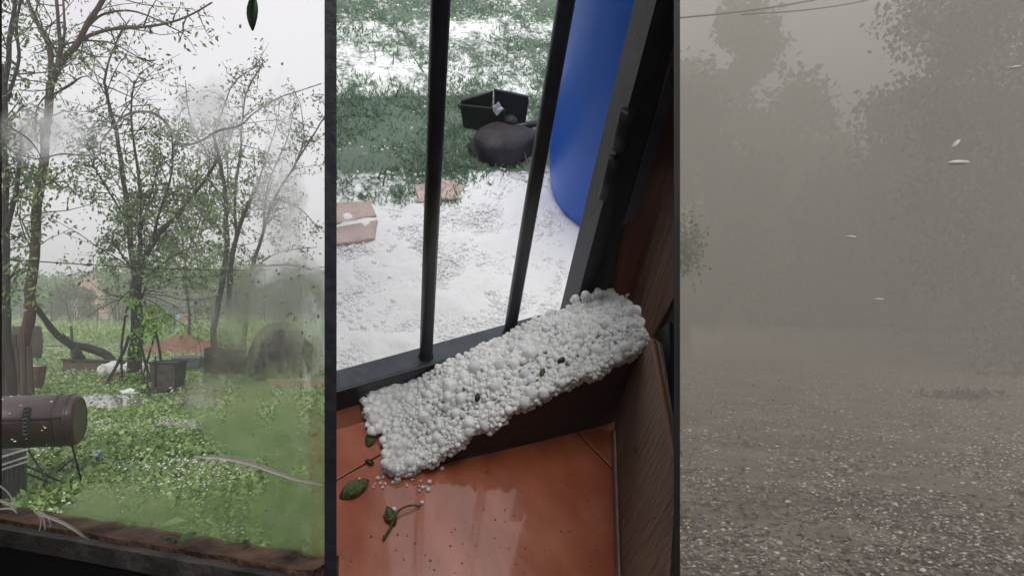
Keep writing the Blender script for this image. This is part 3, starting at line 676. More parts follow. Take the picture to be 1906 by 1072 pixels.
put('rim', MB().tube([c+V(v) for v in ((-.3, -.2, .3), (.32, -.2, .3), (.32, .26, .3), (-.3, .26, .3), (-.3, -.2, .3))], .016, 6), mat('zinc_rim', (.3, .31, .33), None, 5, .5), gt)
# soil heap
def heap(name, cx, cy, rx, ry, h, m, lb, cat, seed=0, amp=.25):
    c = gnd(cx, cy); b = MB(); vs = []; n = 26
    for j in range(9):
        t_ = j/8
        for i in range(n):
            a_ = 2*math.pi*i/n; k_ = 1+.25*noise.noise(V((math.cos(a_)*1.5+seed, math.sin(a_)*1.5, t_)))
            vs.append(c+V((rx*t_*k_*math.cos(a_), ry*t_*k_*math.sin(a_), h*(1-t_**1.6)*(1+amp*noise.noise(V((a_*2, t_*4, seed))))-.01)))
    fs = [(j*n+i, (j+1)*n+i, (j+1)*n+(i+1) % n, j*n+(i+1) % n) for j in range(8) for i in range(n)]
    return put(name, b.add(vs, fs), m, loc=c, smooth=True, label=lb, cat=cat)
heap('soil_heap', 340, 652, 1.7, 1.6, .36, mat('red_soil', (.12, .055, .03), (.26, .13, .08), 5, .9, 1, 20), 'low heap of reddish brown soil behind the dark bin', 'soil heap', 3, .8)
heap('soil_heap', 110, 602, 2.0, .8, .25, mat('orange_soil', (.28, .15, .09), (.4, .22, .14), 4, .9, .6, 12), 'small orange soil strip at the far left of the lawn', 'soil heap', 9, .5)
p = gnd(333, 612); put('water_drum', MB().lathe([(.26, 0), (.28, .03), (.28, .35), (.29, .38), (.28, .42), (.28, .72), (.25, .76)], p, 18), mat('faded_blue', (.12, .24, .36), (.18, .32, .44), 5, .5), loc=p,
    smooth=True, label='small pale blue drum by the far fence', cat='drum')
p = gnd(346, 612); put('clay_pot', MB().lathe([(.2, 0), (.24, .3), (.34, .75), (.36, .8), (.32, .8)], p, 18), mat('pink_clay', (.45, .24, .18), (.55, .32, .25), 5, .7), loc=p, smooth=True,
    label='pinkish clay pot next to the pale blue drum', cat='pot')
# black dome (seen through the wet pane)
c = gnd(520, 702); dm_ = thing('dome_oven', 'dark rounded dome with open mouth behind the blurred wet glass', 'oven', c)
M_dome = mat('sooty_dome', (.012, .011, .010), (.05, .047, .042), 5, .85, .6)
n = 36; prof = []
for i in range(15): a_ = math.pi/2*i/14; prof.append((.60*math.cos(a_)+.001, .25+.85*math.sin(a_)))
put('shell', MB().lathe([(.62, 0)]+prof, c, 30, wob=.08), M_dome, dm_, smooth=True)
arch = [c+V((.17*math.cos(t_), -.63, .3+.33*max(0, math.sin(t_)))) for t_ in np.linspace(0, math.pi, 12)]+[c+V((-.17, -.63, 0)), c+V((.17, -.63, 0))]
put('mouth', MB().prism(arch, (0, .25, 0)), M_dark, dm_)
put('flue', MB().tube([c+V((.03, -.66, .62)), c+V((.03, -.66, .95))], .03, 8), mat('ash_grey', (.25, .25, .24), None, 5, .8), dm_)
for i, (bx, by, w_, h_, lb) in enumerate([(405, 698, .42, .55, 'dark crate stack left of the dome'), (440, 706, .34, .42, 'low dark crate nearest the dome on its left')]):
    c = gnd(bx, by); ct = thing('dark_crate', lb, 'crate', c, group='dark crates beside the dome')
    for k_ in range(4): put('slat', MB().box(c+V((0, -.15, .06+k_*h_/4)), (w_, .02, h_/4-.02)), M_oldw, ct)
    for s_ in (-1, 1): put('side', MB().box(c+V((s_*(w_/2-.01), .02, h_/2)), (.02, .30, h_)), M_oldw, ct)
    put('back', MB().box(c+V((0, .18, h_/2)), (w_, .02, h_)), M_oldw, ct)
c = gnd(545, 722); put('timber_beam', MB().box(c+V((.1, 0, .08)), (1.1, .12, .12), Matrix.Rotation(-.15, 3, 'Z')), mat('pale_timber', (.22, .14, .08), (.34, .22, .13), 6, .8, stretch=(.2, 1, 1)), loc=c,
    label='pale brown timber lying before the dark dome', cat='timber', bevel=.01)
# beverage can
c = gnd(182, 872); can = thing('drink_can', 'crushed blue and white can lying on the lawn', 'can', c+V((0, 0, .05)))
rc = Matrix.Rotation(math.radians(70), 3, 'X') @ Matrix.Rotation(math.radians(20), 3, 'Y'); cc = c+V((0, 0, .13))
put('body', MB().lathe([(.024, -.058), (.033, -.05), (.034, .0), (.033, .05), (.026, .06)], cc, 18, rc, wob=.25), mat('can_print', (.05, .25, .6), (.7, .72, .72), 18, .3, metal=.2, pos=(.48, .52)), can, smooth=True)
put('lid', MB().lathe([(.0, .059), (.024, .0605), (.022, .064), (.0, .062)], cc, 16, rc), mat('can_top', (.5, .5, .5), None, 5, .3, metal=.8), can)

# ------------------------------------------------------------------ smoker grill
M_gr = mat('brown_enamel', (.022, .009, .009), (.05, .02, .02), 3.5, .28, .15, 30, spec=.6)
M_gr2 = mat('brown_enamel_lid', (.055, .038, .042), (.09, .065, .07), 3, .33, .12, 30, spec=.6)
Rr = .205; al = math.radians(15); ax = V((math.cos(al), math.sin(al), 0)); ce = at(140, 781, 5.62)
gl = 1.25; g0 = ce-ax*gl; sdv = V((-math.sin(al), math.cos(al), 0)); zz = V((0, 0, 1))
gr = thing('barrel_grill', 'brown oil-drum barbecue on thin crossed legs beside the window', 'barbecue', V((ce.x-.5, ce.y, 0)))
def shell(a0, a1, x0, x1, r, n=22, th=.006):
    b = MB(); vs = []; kk = n+1
    for x_ in (x0, x1):
        for rr_ in (r, r-th):
            for i in range(kk): t_ = a0+(a1-a0)*i/n; vs.append(ce-ax*x_+(-sdv*math.cos(t_)+zz*math.sin(t_))*rr_)
    fs = []
    for i in range(n): fs += [(i, i+1, 2*kk+i+1, 2*kk+i), (kk+i, 3*kk+i, 3*kk+i+1, kk+i+1), (i, kk+i, kk+i+1, i+1), (2*kk+i, 2*kk+i+1, 3*kk+i+1, 3*kk+i)]
    fs += [(0, 2*kk, 3*kk, kk), (n, kk+n, 3*kk+n, 2*kk+n)]
    return b.add(vs, fs)
# angle 0 faces the viewer, pi/2 is up
put('drum', shell(math.radians(-178), math.radians(12), 0.03, gl, Rr, 34), M_gr, gr, smooth=True)
put('lid', shell(math.radians(13), math.radians(181.5), 0.03, gl, Rr+.001, 34), M_gr2, gr, smooth=True)
def disc(xx_, prof, nm, m, **k):
    b = MB(); vs = []; n = 36
    for (r_, dx) in prof:
        for j in range(n): t_ = 2*math.pi*j/n; vs.append(ce-ax*(xx_-dx)+(-sdv*math.cos(t_)+zz*math.sin(t_))*r_)
    kq = len(prof); fs = [(i*n+j, i*n+(j+1) % n, (i+1)*n+(j+1) % n, (i+1)*n+j) for i in range(kq-1) for j in range(n)]+[tuple(range((kq-1)*n, kq*n)), tuple(reversed(range(n)))]
    put(nm, b.add(vs, fs), m, gr, **k)
disc(.03, [(Rr, 0), (Rr, .025), (Rr-.008, .05), (Rr-.025, .065), (Rr-.04, .06), (Rr-.06, .062)], 'end_cap', M_gr, smooth=False)
disc(gl, [(Rr-.02, -.02), (Rr, 0)], 'end_cap', M_gr)
disc(.10, [(Rr, -.004), (Rr+.006, -.004), (Rr+.006, .008), (Rr, .008)], 'band', M_dark)
disc(.02, [(Rr, -.004), (Rr+.005, -.004), (Rr+.005, .008), (Rr, .008)], 'band', M_dark)
b = MB(); b.tube([ce-ax*x_+(-sdv*math.cos(.23)+zz*math.sin(.23))*(Rr+.006) for x_ in (.06, gl)], .005, 6); put('seam', b, M_dark, gr)
for k_ in range(7):                                        # coil spring handle
    t0 = math.radians(34-k_*8); p = ce-ax*.27+(-sdv*math.cos(t0)+zz*math.sin(t0))*(Rr+.014)
    put('coil', MB().tube([p+ax*.022*math.cos(u_)+(zz*math.sin(u_)*.014) for u_ in np.linspace(0, 6.283, 12)], .008, 5), M_dark, gr)
p = ce-ax*1.08+zz*Rr; put('handle', MB().tube(spl([p+V((-.10, -.02, 0)), p+V((-.08, -.02, .05)), p+V((0, -.03, .065)), p+V((.09, -.02, .04)), p+V((.11, 0, -.01))], 5), .009, 7), M_dark, gr, smooth=True)
def leg(p1, p2, r_=.008): put('leg', MB().tube([p1, p2], r_, 7), M_dark, gr)
def gp_(px_, py_): q_ = gnd(px_, py_); q_.z = 0; return q_
und = lambda x_, s_=0: ce-ax*x_+sdv*s_-zz*(Rr*.93)
leg(ce-ax*.0-sdv*.1-zz*.15, gp_(155, 908)); leg(und(.34, -.02), gp_(108, 925))
leg(und(.58, -.05), gp_(150, 912), .007); leg(und(.72, -.04), gp_(140, 917), .007)
leg(gp_(35, 930), gp_(135, 880)+V((0, 0, .12)), .008); leg(und(.75, -.05), gp_(22, 905)+V((0, 0, .05)), .007)
sb = MB()
for i in range(46):
    x_ = R.uniform(.1, 1.2); t_ = R.uniform(-.9, 2.0); p = ce-ax*x_+(-sdv*math.cos(t_)+zz*math.sin(t_))*(Rr+.004); sb.blob(p, R.uniform(.003, .009), 1, .2, (1.3, 1, .6))
put('stuck_hail', sb, M_hail, gr, kind='stuff', smooth=True)
# plastic crate under the grill
c = at(-48, 905, 4.9); c.z = .0; kr = thing('plastic_crate', 'grey plastic crate with pale rim under the barbecue', 'crate', c)
M_cr = mat('grey_plastic', (.055, .055, .058), (.09, .09, .095), 8, .5); M_crr = mat('pale_rim_plastic', (.38, .38, .38), (.55, .55, .54), 8, .45)
cw, cdp, ch = .30, .3, .34; zt = 1.5-(858-HZ)*4.9/F+.02; zb = zt-ch
for k_ in range(9):
    x_ = c.x-cw/2+cw*k_/8; put('slat', MB().box((x_, c.y, (zb+zt)/2), (.018, .012, ch)), M_cr, kr)
for k_ in range(6): put('slat', MB().box((c.x+cw/2, c.y+.04+cdp*k_/6, (zb+zt)/2), (.012, .03, ch)), M_cr, kr)
put('base', MB().box((c.x, c.y+cdp/2, zb+.02), (cw-.03, cdp-.03, .02)), M_cr, kr)
put('wall', MB().box((c.x, c.y+cdp, (zb+zt)/2), (cw-.03, .012, ch)), M_cr, kr)
for zz_ in (zt, zt-.055, zt-.09): put('rim', MB().tube([(c.x-cw/2, c.y-.012, zz_), (c.x+cw/2+.015, c.y-.012, zz_), (c.x+cw/2+.015, c.y+cdp, zz_)], .008, 6), M_crr, kr)
put('foot', MB().box((c.x, c.y+.15, zb/2), (cw, .28, max(.02, zb))), M_oldw, kr)

# ------------------------------------------------------------------ middle bay (tipped frame M)
GZ = -.10
M_tile = mat('terracotta_tile', (.25, .055, .024), (.46, .15, .075), 14, .3, .03, 60, spec=.5, c3=(.37, .09, .036), pos=(.28, .72), stretch=(1, .5, 1), detail=9, coat=.9)
M_tile.node_tree.nodes['Principled BSDF'].inputs['Coat Roughness'].default_value = .05; M_tile.node_tree.nodes['Principled BSDF'].inputs['Coat IOR'].default_value = 1.65
M_grout = mat('dark_grout', (.16, .045, .022), (.22, .07, .035), 20, .8)
fl = put('tiled_floor', MB().add([ml(x_, y_, -.006) for x_, y_ in ((612, 742), (1150, 600), (1263, 640), (1263, 1110), (612, 1110))], [(4, 3, 2, 1, 0)]), M_grout, frame='M', kind='structure')
def clip(poly, side, px_):                          # clip a local polygon by the upright plane through pixel column px_
    e = MI @ EYE; a_ = MI.to_3x3() @ ray(px_, 0); b_ = MI.to_3x3() @ ray(px_, 1000); n_ = a_.cross(b_)*side
    out = []
    for i in range(len(poly)):
        p, q_ = poly[i], poly[(i+1) % len(poly)]; dp, dq = (p-e).dot(n_), (q_-e).dot(n_)
        if dp >= 0: out.append(p)
        if dp*dq < 0: out.append(p.lerp(q_, dp/(dp-dq)))
    return out
e_ = MI @ EYE
SL = 1 if (ml(900, 900)-e_).dot((MI.to_3x3() @ ray(630, 0)).cross(MI.to_3x3() @ ray(630, 1000))) > 0 else -1
ts = .62; org = ml(1104, 835); jd = (ml(1138, 870)-ml(1070, 800)); ang = math.atan2(jd.y, jd.x)
jx = V((math.cos(ang), math.sin(ang), 0)); jy = V((-math.sin(ang), math.cos(ang), 0))
o2 = ml(670, 868)
offy = ((o2-org).dot(jx)) % ts
for i in range(-4, 5):
    for j in range(-4, 5):
        c = org+jx*(i*ts+offy)+jy*(j*ts); g_ = .0013
        poly = [c+jx*g_+jy*g_, c+jx*(ts-g_)+jy*g_, c+jx*(ts-g_)+jy*(ts-g_), c+jx*g_+jy*(ts-g_)]
        poly = clip(clip(poly, SL, 614), -SL, 1261)
        if len(poly) < 3: continue
        yy_ = [p.y for p in poly]
        if min(yy_) > -.02: continue
        if max(yy_) > -.047:                       # stop at the rail
            pp = []
            for a_i in range(len(poly)):
                p, q_ = poly[a_i], poly[(a_i+1) % len(poly)]; dp, dq = -.047-p.y, -.047-q_.y
                if dp >= 0: pp.append(p)
                if dp*dq < 0: pp.append(p.lerp(q_, dp/(dp-dq)))
            poly = pp
        if len(poly) < 3: continue
        m_ = MB().prism([V((p.x, p.y, -.005)) for p in poly], (0, 0, .005)); put('tile', m_, M_tile, fl, bevel=.0015)
FR[fl.name] = ('M', V((0, 0, 0)))

def cutright(o, px_=1259):
    import bmesh
    e = MI @ EYE; a_ = MI.to_3x3() @ ray(px_, 0); b_ = MI.to_3x3() @ ray(px_, 1000); n_ = a_.cross(b_)*(-SL); l0 = FR[o.name][1]
    bm_ = bmesh.new(); bm_.from_mesh(o.data); bmesh.ops.bisect_plane(bm_, geom=bm_.verts[:]+bm_.edges[:]+bm_.faces[:], plane_co=e-l0, plane_no=n_, clear_inner=True)
    bm_.to_mesh(o.data); bm_.free()
# outside ground
def hailmask(px_, py_):
    h = 1.0 if py_ > 390 else 0
    if py_ <= 390:
        h = .32+.24*max(0, 1-abs(py_-140)/70)*(1 if px_ < 880 else .5)+.35*max(0, (py_-300)/90)+.25*max(0, 1-abs(py_-60)/25)
        if 180 < py_ < 320: h -= .25
        if px_ > 870 and py_ > 250: h += .4*(py_-250)/100
    return max(0, min(1, h))
nx, ny = 90, 110; vs = []; hm = []
for j in range(ny+1):
    py_ = -230+(790+230)*j/ny
    for i in range(nx+1):
        px_ = 614+(1262-614)*i/nx; p = ml(px_, py_, GZ)
        if p.y < .045: p.y = .045; 
        p.z = GZ+.003+.012*noise.noise(V((p.x*9, p.y*9, 0)))+.006*noise.noise(V((p.x*30, p.y*30, 0)))
        vs.append(p); hm.append(max(0, min(1, hailmask(px_, py_)+.3*noise.noise(V((p.x*5, p.y*5, 7)))+.3*noise.noise(V((p.x*22, p.y*22, 7))))))
fs = [(j*(nx+1)+i, j*(nx+1)+i+1, (j+1)*(nx+1)+i+1, (j+1)*(nx+1)+i) for j in range(ny) for i in range(nx)]
mg = bpy.data.materials.new('hail_covered_ground'); mg.use_nodes = True; nt = mg.node_tree; nn_ = nt.nodes; l = nt.links.new; pb = nn_['Principled BSDF']; pb.inputs['Roughness'].default_value = .7
at_ = nn_.new('ShaderNodeAttribute'); at_.attribute_name = 'hail'; tn = nn_.new('ShaderNodeTexNoise'); tn.inputs['Scale'].default_value = 60; tcc = nn_.new('ShaderNodeTexCoord'); l(tcc.outputs['Object'], tn.inputs['Vector'])
ma = nn_.new('ShaderNodeMath'); ma.operation = 'MULTIPLY_ADD'; ma.inputs[1].default_value = .8; ma.inputs[2].default_value = -.4; l(tn.outputs['Fac'], ma.inputs[0]); mb_ = nn_.new('ShaderNodeMath'); l(ma.outputs[0], mb_.inputs[0]); l(at_.outputs['Fac'], mb_.inputs[1])
cr = nn_.new('ShaderNodeValToRGB'); cr.color_ramp.elements[0].position = .32; cr.color_ramp.elements[0].color = (.12, .175, .13, 1); cr.color_ramp.elements[1].position = .62; cr.color_ramp.elements[1].color = (.95, .97, .97, 1)
l(mb_.outputs[0], cr.inputs['Fac']); l(cr.outputs[0], pb.inputs['Base Color']); bp = nn_.new('ShaderNodeBump'); bp.inputs['Strength'].default_value = .35; bp.inputs['Distance'].default_value = .01; l(tn.outputs['Fac'], bp.inputs['Height']); l(bp.outputs[0], pb.inputs['Normal'])
hg = put('hail_ground', MB().add(vs, fs), mg, frame='M', smooth=True, kind='structure')
ca = hg.data.attributes.new('hail', 'FLOAT', 'POINT'); ca.data.foreach_set('value', hm)
# hailstones outside
hb = MB(); cnt = 0
while cnt < 27000:
    px_, py_ = R.uniform(616, 1258), R.uniform(-5, 720)
    if py_ > 690-(px_-627)*.27 or (py_ < 380 and R.random() > .35*hailmask(px_, py_)**1.5+.03): cnt += .3; continue
    p = ml(px_, py_, GZ)
    if p.y < .05: continue
    if 600 < px_ < 700 and 375 < py_ < 455 and R.random() < .9: cnt += .3; continue
    s_ = R.uniform(.0026, .0050) if R.random() < .97 else R.uniform(.006, .010)
    hb.blob(p+V((0, 0, R.uniform(-.0016, .0016))), s_, 1, .18, (1, 1, .8), seed=R.randint(0, 40)); cnt += 1
put('hail_cover', hb, M_hail, frame='M', smooth=True, kind='stuff')
# grass blades
def blades(n_, fun, lo_, hi_, m, name):
    Pb = []; Sb = []
    while len(Pb) < n_:
        px_, py_ = R.uniform(614, 1252), R.uniform(-40, 400)
        if R.random() > fun(px_, py_): continue
        p = ml(px_, py_, GZ); Pb.append(tuple(p+V((0, 0, .0)))); Sb.append(R.uniform(lo_, hi_))
    P = np.array(Pb); n = len(P); d = np.stack([rs.normal(0, .5, n), rs.normal(0, .5, n), np.ones(n)*.9], 1); d /= np.linalg.norm(d, axis=1)[:, None]
    sd = np.cross(d, rs.normal(size=(n, 3))); sd /= np.linalg.norm(sd, axis=1)[:, None]; Sz = np.array(Sb)[:, None]; w = .0028
    bend = np.stack([rs.normal(0, .25, n), rs.normal(0, .25, n), np.zeros(n)], 1)*Sz
    vs = np.stack([P-sd*w, P+sd*w, P+d*Sz+bend+sd*w*.2, P+d*Sz+bend-sd*w*.2], 1).reshape(-1, 3)
    put(name, (vs, np.arange(n*4).reshape(-1, 4)), m, frame='M', kind='stuff')
def gm(px_, py_):
    p = ml(px_, py_, GZ); v = (1-hailmask(px_, py_))+.9*noise.noise(V((p.x*4, p.y*4, 3)))+.3*noise.noise(V((p.x*14, p.y*14, 3)))
    return max(0, v-.25) if py_ < 385 else 0
M_gb = mat('hail_beaten_grass', (.20, .30, .21), (.33, .45, .32), 3, .6, island=True, trans=.5)
blades(16000, gm, .008, .026, M_gb, 'grass')
blades(60, lambda a_, b__: (1 if (100 < b__ < 190 and a_ < 820) or (300 < b__ < 345) else .15), .03, .075, mat('dry_grass', (.17, .15, .11), (.26, .23, .17), 3, .7, island=True), 'dry_grass')
def mp_poly(pix, h=GZ): return [ml(x_, y_, h) for x_, y_ in pix]
M_brick = mat('red_paving', (.38, .25, .21), (.66, .54, .50), 9, .8, .4, 60)
for pix, lb in (([(616, 383), (690, 380), (702, 408), (616, 424)], 'upper reddish paving slab at the left edge of the hail'), ([(616, 430), (704, 414), (698, 450), (616, 462)], 'lower reddish paving slab at the left edge of the hail'),
                ([(770, 350), (835, 340), (866, 352), (850, 376), (780, 382)], 'isolated reddish paving slab behind the first bar')):
    P = mp_poly(pix, GZ+.0); put('paving_slab', MB().prism([V((p.x, p.y, GZ-.02)) for p in P], (0, 0, .031)), M_brick, frame='M', loc=P[0], bevel=.004, label=lb, cat='paving slab', group='reddish slabs showing through the hail')
# wall hose of the window grille
M_iron = mat('dark_iron', (.014, .017, .026), (.024, .028, .042), 25, .38, .06, 120, spec=.5)
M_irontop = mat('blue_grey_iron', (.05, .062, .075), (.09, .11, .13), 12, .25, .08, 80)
gi = thing('window_grille', 'dark iron grille of round bars on a flat bottom rail', 'grille', (0, .02, 0), 'M')
xr0, xr1 = ml(612, 690, .05).x-.0, .36
pa, pb_ = ml(614, 690, .05), ml(614, 728, .05); pc, pd = V((xr1, .037, .05)), V((xr1, -.005, .05))
put('bottom_rail', MB().prism([V((pa.x, .040, .049)), V((pb_.x, -.006, .049)), V((xr1, -.006, .049)), V((xr1, .040, .049))], (0, 0, -.058)), M_iron, gi, bevel=.003)
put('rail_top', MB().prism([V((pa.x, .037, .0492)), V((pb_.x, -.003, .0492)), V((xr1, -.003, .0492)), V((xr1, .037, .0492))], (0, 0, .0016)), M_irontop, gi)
for px_, py_, r_ in ((797, 672, .0118), (946, 616, .0118)):
    p = ml(px_, py_, .05); x_ = p.x; y_ = .015
    p = V((x_, y_, .05)); put('bar', MB().tube([p, p+V((0, 0, .4)), p+V((0, 0, 1.35))], r_, 16), M_iron, gi, smooth=True)
    put('weld', MB().tube([p, p+V((0, 0, .006))], [r_*1.2, r_*1.05], 14), M_iron, gi, smooth=True)
p1 = my(1060, 560, .015)
q = put('stile', MB().box((p1.x+.016, .015, .45), (.032, .045, .9)), M_iron, gi); cutright(q)
q = put('stile', MB().box((p1.x+.048, .0, .45), (.028, .05, .9)), M_dark, gi); cutright(q)
for (ya, yb, nm_) in ((215, 285, 'hinge'), (300, 372, 'hinge')):
    q1, q2 = my(1118, ya, -.012), my(1104, yb, -.012); q1.x = q2.x = p1.x-.004
    put(nm_, MB().tube([q2, q1], .011, 10), M_dark, gi, smooth=True)
# lofted wedge added under the hail, dark brown for the heap's shaded front
front = [(735, 892, 884), (800, 868, 850), (880, 850, 800), (960, 832, 755), (1040, 812, 712), (1110, 795, 676), (1150, 782, 655)]
M_shadeface = mat('shaded_hail_brown', (.035, .020, .018), (.085, .052, .046), 6, .7, .4, 40, stretch=(.3, 1, 1))  # brown carries the shade on the hail's front face
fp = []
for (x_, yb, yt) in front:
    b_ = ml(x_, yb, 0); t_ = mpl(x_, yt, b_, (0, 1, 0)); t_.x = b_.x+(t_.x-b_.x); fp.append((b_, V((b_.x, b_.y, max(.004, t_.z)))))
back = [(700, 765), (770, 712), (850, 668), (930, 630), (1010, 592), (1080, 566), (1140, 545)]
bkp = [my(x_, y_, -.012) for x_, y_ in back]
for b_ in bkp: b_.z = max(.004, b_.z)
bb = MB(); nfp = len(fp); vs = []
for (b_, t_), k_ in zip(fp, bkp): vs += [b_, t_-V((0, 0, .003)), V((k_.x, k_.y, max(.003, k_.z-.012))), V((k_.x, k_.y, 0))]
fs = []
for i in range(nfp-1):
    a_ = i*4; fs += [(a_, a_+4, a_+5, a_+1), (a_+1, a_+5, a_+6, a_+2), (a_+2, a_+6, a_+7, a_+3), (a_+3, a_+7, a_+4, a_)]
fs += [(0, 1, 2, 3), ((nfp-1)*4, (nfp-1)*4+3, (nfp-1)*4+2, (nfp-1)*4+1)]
stp = put('hail_shade_wedge', bb.add(vs, fs), M_shadeface, frame='M', loc=fp[3][0], label='dark brown wedge added under the hail for its shaded front', cat='wedge')
# hail heap
hp = thing('hail_heap', 'wedge of packed white hailstones banked against the grille', 'hail', V((0, -.08, 0)), 'M')
def surf(u, v):
    a_ = u*(nfp-1); i = min(int(a_), nfp-2); f_ = a_-i; p = fp[i][1].lerp(fp[i+1][1], f_); q_ = bkp[i].lerp(bkp[i+1], f_); r_ = p.lerp(q_, v); r_.z += .018*math.sin(math.pi*v)*min(1, u*3+.2)+.010*noise.noise(V((u*9, v*3, 1)))*min(1, u*4+.3); r_.y += .012*noise.noise(V((u*14, v, 5)))*(1-v); return r_
cvs = []; 
for j in range(9):
    for i in range(31): p = surf(i/30, j/8); cvs.append(p+V((0, 0, -.004+.006*noise.noise(p*60))))
for j in range(9): pass
cf = [(j*31+i, j*31+i+1, (j+1)*31+i+1, (j+1)*31+i) for j in range(8) for i in range(30)]
M_ice = mat('packed_ice', (.80, .81, .80), (.9, .91, .90), 40, .45, .6, 90)
M_stone = mat('hailstone_ice', (.80, .81, .80), (.94, .95, .94), 18, .22, .12, 70, spec=.55, sss=.35)
put('packed_hail', MB().add(cvs, cf), M_ice, hp, smooth=True)
M_clear = mat('clear_ice', (.80, .82, .82), (.95, .96, .96), 14, .16, .25, 50, spec=.6)
M_clear.node_tree.nodes['Principled BSDF'].inputs['Transmission Weight'].default_value = .16; M_clear.node_tree.nodes['Principled BSDF'].inputs['IOR'].default_value = 1.31
stm = []
for k_ in range(10):
    b = MB().blob((0, 0, 0), 1, 3 if k_ < 4 else 2, R.uniform(.08, .17), (1, R.uniform(.8, 1), R.uniform(.8, .98)), seed=k_*3.3); me = bpy.data.meshes.new('hailstone'); me.from_pydata(b.v, [], b.f); me.materials.append(M_clear if k_ in (2, 5, 6) else M_stone)
    me.polygons.foreach_set('use_smooth', [True]*len(me.polygons)); stm.append(me)
pl_ = FR[hp.name][1]
big = 0
cells = {}
def far_ok(p, r_):
    for q_, s_ in cells.get((round(p.x/.03), round(p.y/.03)), []):
        if (p-q_).length < (r_+s_)*.62: return False
    return True
def reg(p, r_):
    for a_ in (-1, 0, 1):
        for b_ in (-1, 0, 1): cells.setdefault((round(p.x/.03)+a_, round(p.y/.03)+b_), []).append((p, r_))
tries = 0
while big < 290 and tries < 20000:
    tries += 1; u, v = R.random(), R.uniform(-.05, 1.02); r_ = R.choice([R.uniform(.006, .009), R.uniform(.008, .012), R.uniform(.0055, .008)])
    if R.random() < .04: r_ = R.uniform(.012, .016)
    p = surf(u, min(1, max(0, v))); p.z += r_*R.uniform(.15, .6)
    if v < 0: p.y -= .004
    if not far_ok(p, r_): continue
    reg(p, r_); o = bpy.data.objects.new('hailstone', R.choice(stm)); S.collection.objects.link(o); o.parent = hp
    o.location = p-pl_; o.scale = (r_,)*3; o.rotation_euler = (R.uniform(0, 6), R.uniform(0, 6), R.uniform(0, 6)); big += 1
sb = MB(); n_ = 0; tries = 0
while n_ < 2400 and tries < 40000:
    tries += 1; u, v = R.random(), R.choice([R.uniform(-.06, .12), R.uniform(-.04, 1.05)]); r_ = R.uniform(.0025, .0070)
    p = surf(u, min(1, max(0, v))); p.z += R.uniform(-.002, .006)
    if v < 0: p.z -= R.uniform(0, .018); p.y -= R.uniform(.001, .006)
    if not far_ok(p, r_*.8): continue
    reg(p, r_); sb.blob(p, r_, 2, .18, (1, 1, .85)); n_ += 1
# spill left end and right end mound
for _ in range(420):
    px_, py_ = R.gauss(722, 24), R.gauss(765, 26); 
    if not (676 < px_ < 790 and 715 < py_ < 830): continue
    p = ml(px_, py_, 0); r_ = R.uniform(.004, .010); sb.blob(p+V((0, 0, r_*.7+R.uniform(0, .012))), r_, 2, .18, (1, 1, .85))
for _ in range(220):
    px_, py_ = R.gauss(738, 10), R.gauss(858, 22)
    if px_ < 716 or py_ > 888: continue
    p = ml(px_, py_, .0); r_ = R.uniform(.004, .010); sb.blob(p+V((0, 0, r_*.7+R.uniform(0, .02))), r_, 2, .18, (1, 1, .85))
for _ in range(420):
    a_, b_ = R.gauss(1125, 22), R.gauss(590, 30)
    if b_ > 665-(1165-a_)*.1 or b_ < 545 or a_ > 1166: continue
    q_ = mpl(a_, b_, (0, -.03-.12*max(0, (b_-560)/110), 0), (0, 1, 0)); sb.blob(q_, R.uniform(.0045, .010), 2, .2)
put('small_hail', sb, M_stone, hp, kind='stuff', smooth=True)
# crumbs of ice and grit on the tiles
gb = MB()
for _ in range(150):
    p = ml(R.uniform(640, 1130), R.uniform(800, 1070), 0)
    if p.y > -.20: continue
    gb.blob(p+V((0, 0, .0006)), R.uniform(.0005, .0016), 1, .3, (1.3, 1, .6))
put('floor_grit', gb, mat('grit', (.05, .035, .02), (.3, .25, .18), 9, .6, island=True), frame='M', kind='stuff')
ib = MB()
for _ in range(34):
    p = ml(R.gauss(745, 40), R.gauss(895, 26), 0); ib.blob(p+V((0, 0, .002)), R.uniform(.0015, .004), 2, .2)
put('ice_crumbs', ib, M_clear, frame='M', kind='stuff', smooth=True)
# leaves and twigs in the bay
def mleaf(px_, py_, h, a_, s_, w_, m, lb, g='torn leaves lying in the tiled entrance'):
    p = ml(px_, py_, h); placed_leaf('leaf', p+V((0, 0, .004)), (math.cos(a_), math.sin(a_), .12), (0, 0, 1), s_, w_, m, 'M', .2, label=lb, cat='leaf', group=g)
M_fl = mat('floor_leaf', (.05, .075, .02), (.12, .15, .05), 70, .45, .5, 150)
mleaf(660, 912, 0, .2, .052, .032, M_fl, 'largest green leaf lying flat on the red tiles')
mleaf(690, 818, 0, 1.0, .03, .02, M_fl, 'small dark leaf on the tile joint beside the hail')
mleaf(688, 862, 0, 2.4, .016, .011, M_lw, 'tiny dark leaf scrap between the big leaf and the hail')
mleaf(727, 962, 0, 1.6, .034, .020, M_fl, 'curled leaf at the middle of the broken twig')
def mproj(p): return proj(M @ p)
def onheap(px_, py_):
    best = None
    for i in range(61):
        for j in range(31):
            p = surf(i/60, j/30); q_ = mproj(p+V((0, 0, .014))); e_ = (q_[0]-px_)**2+(q_[1]-py_)**2
            if best is None or e_ < best[0]: best = (e_, p)
    return best[1]
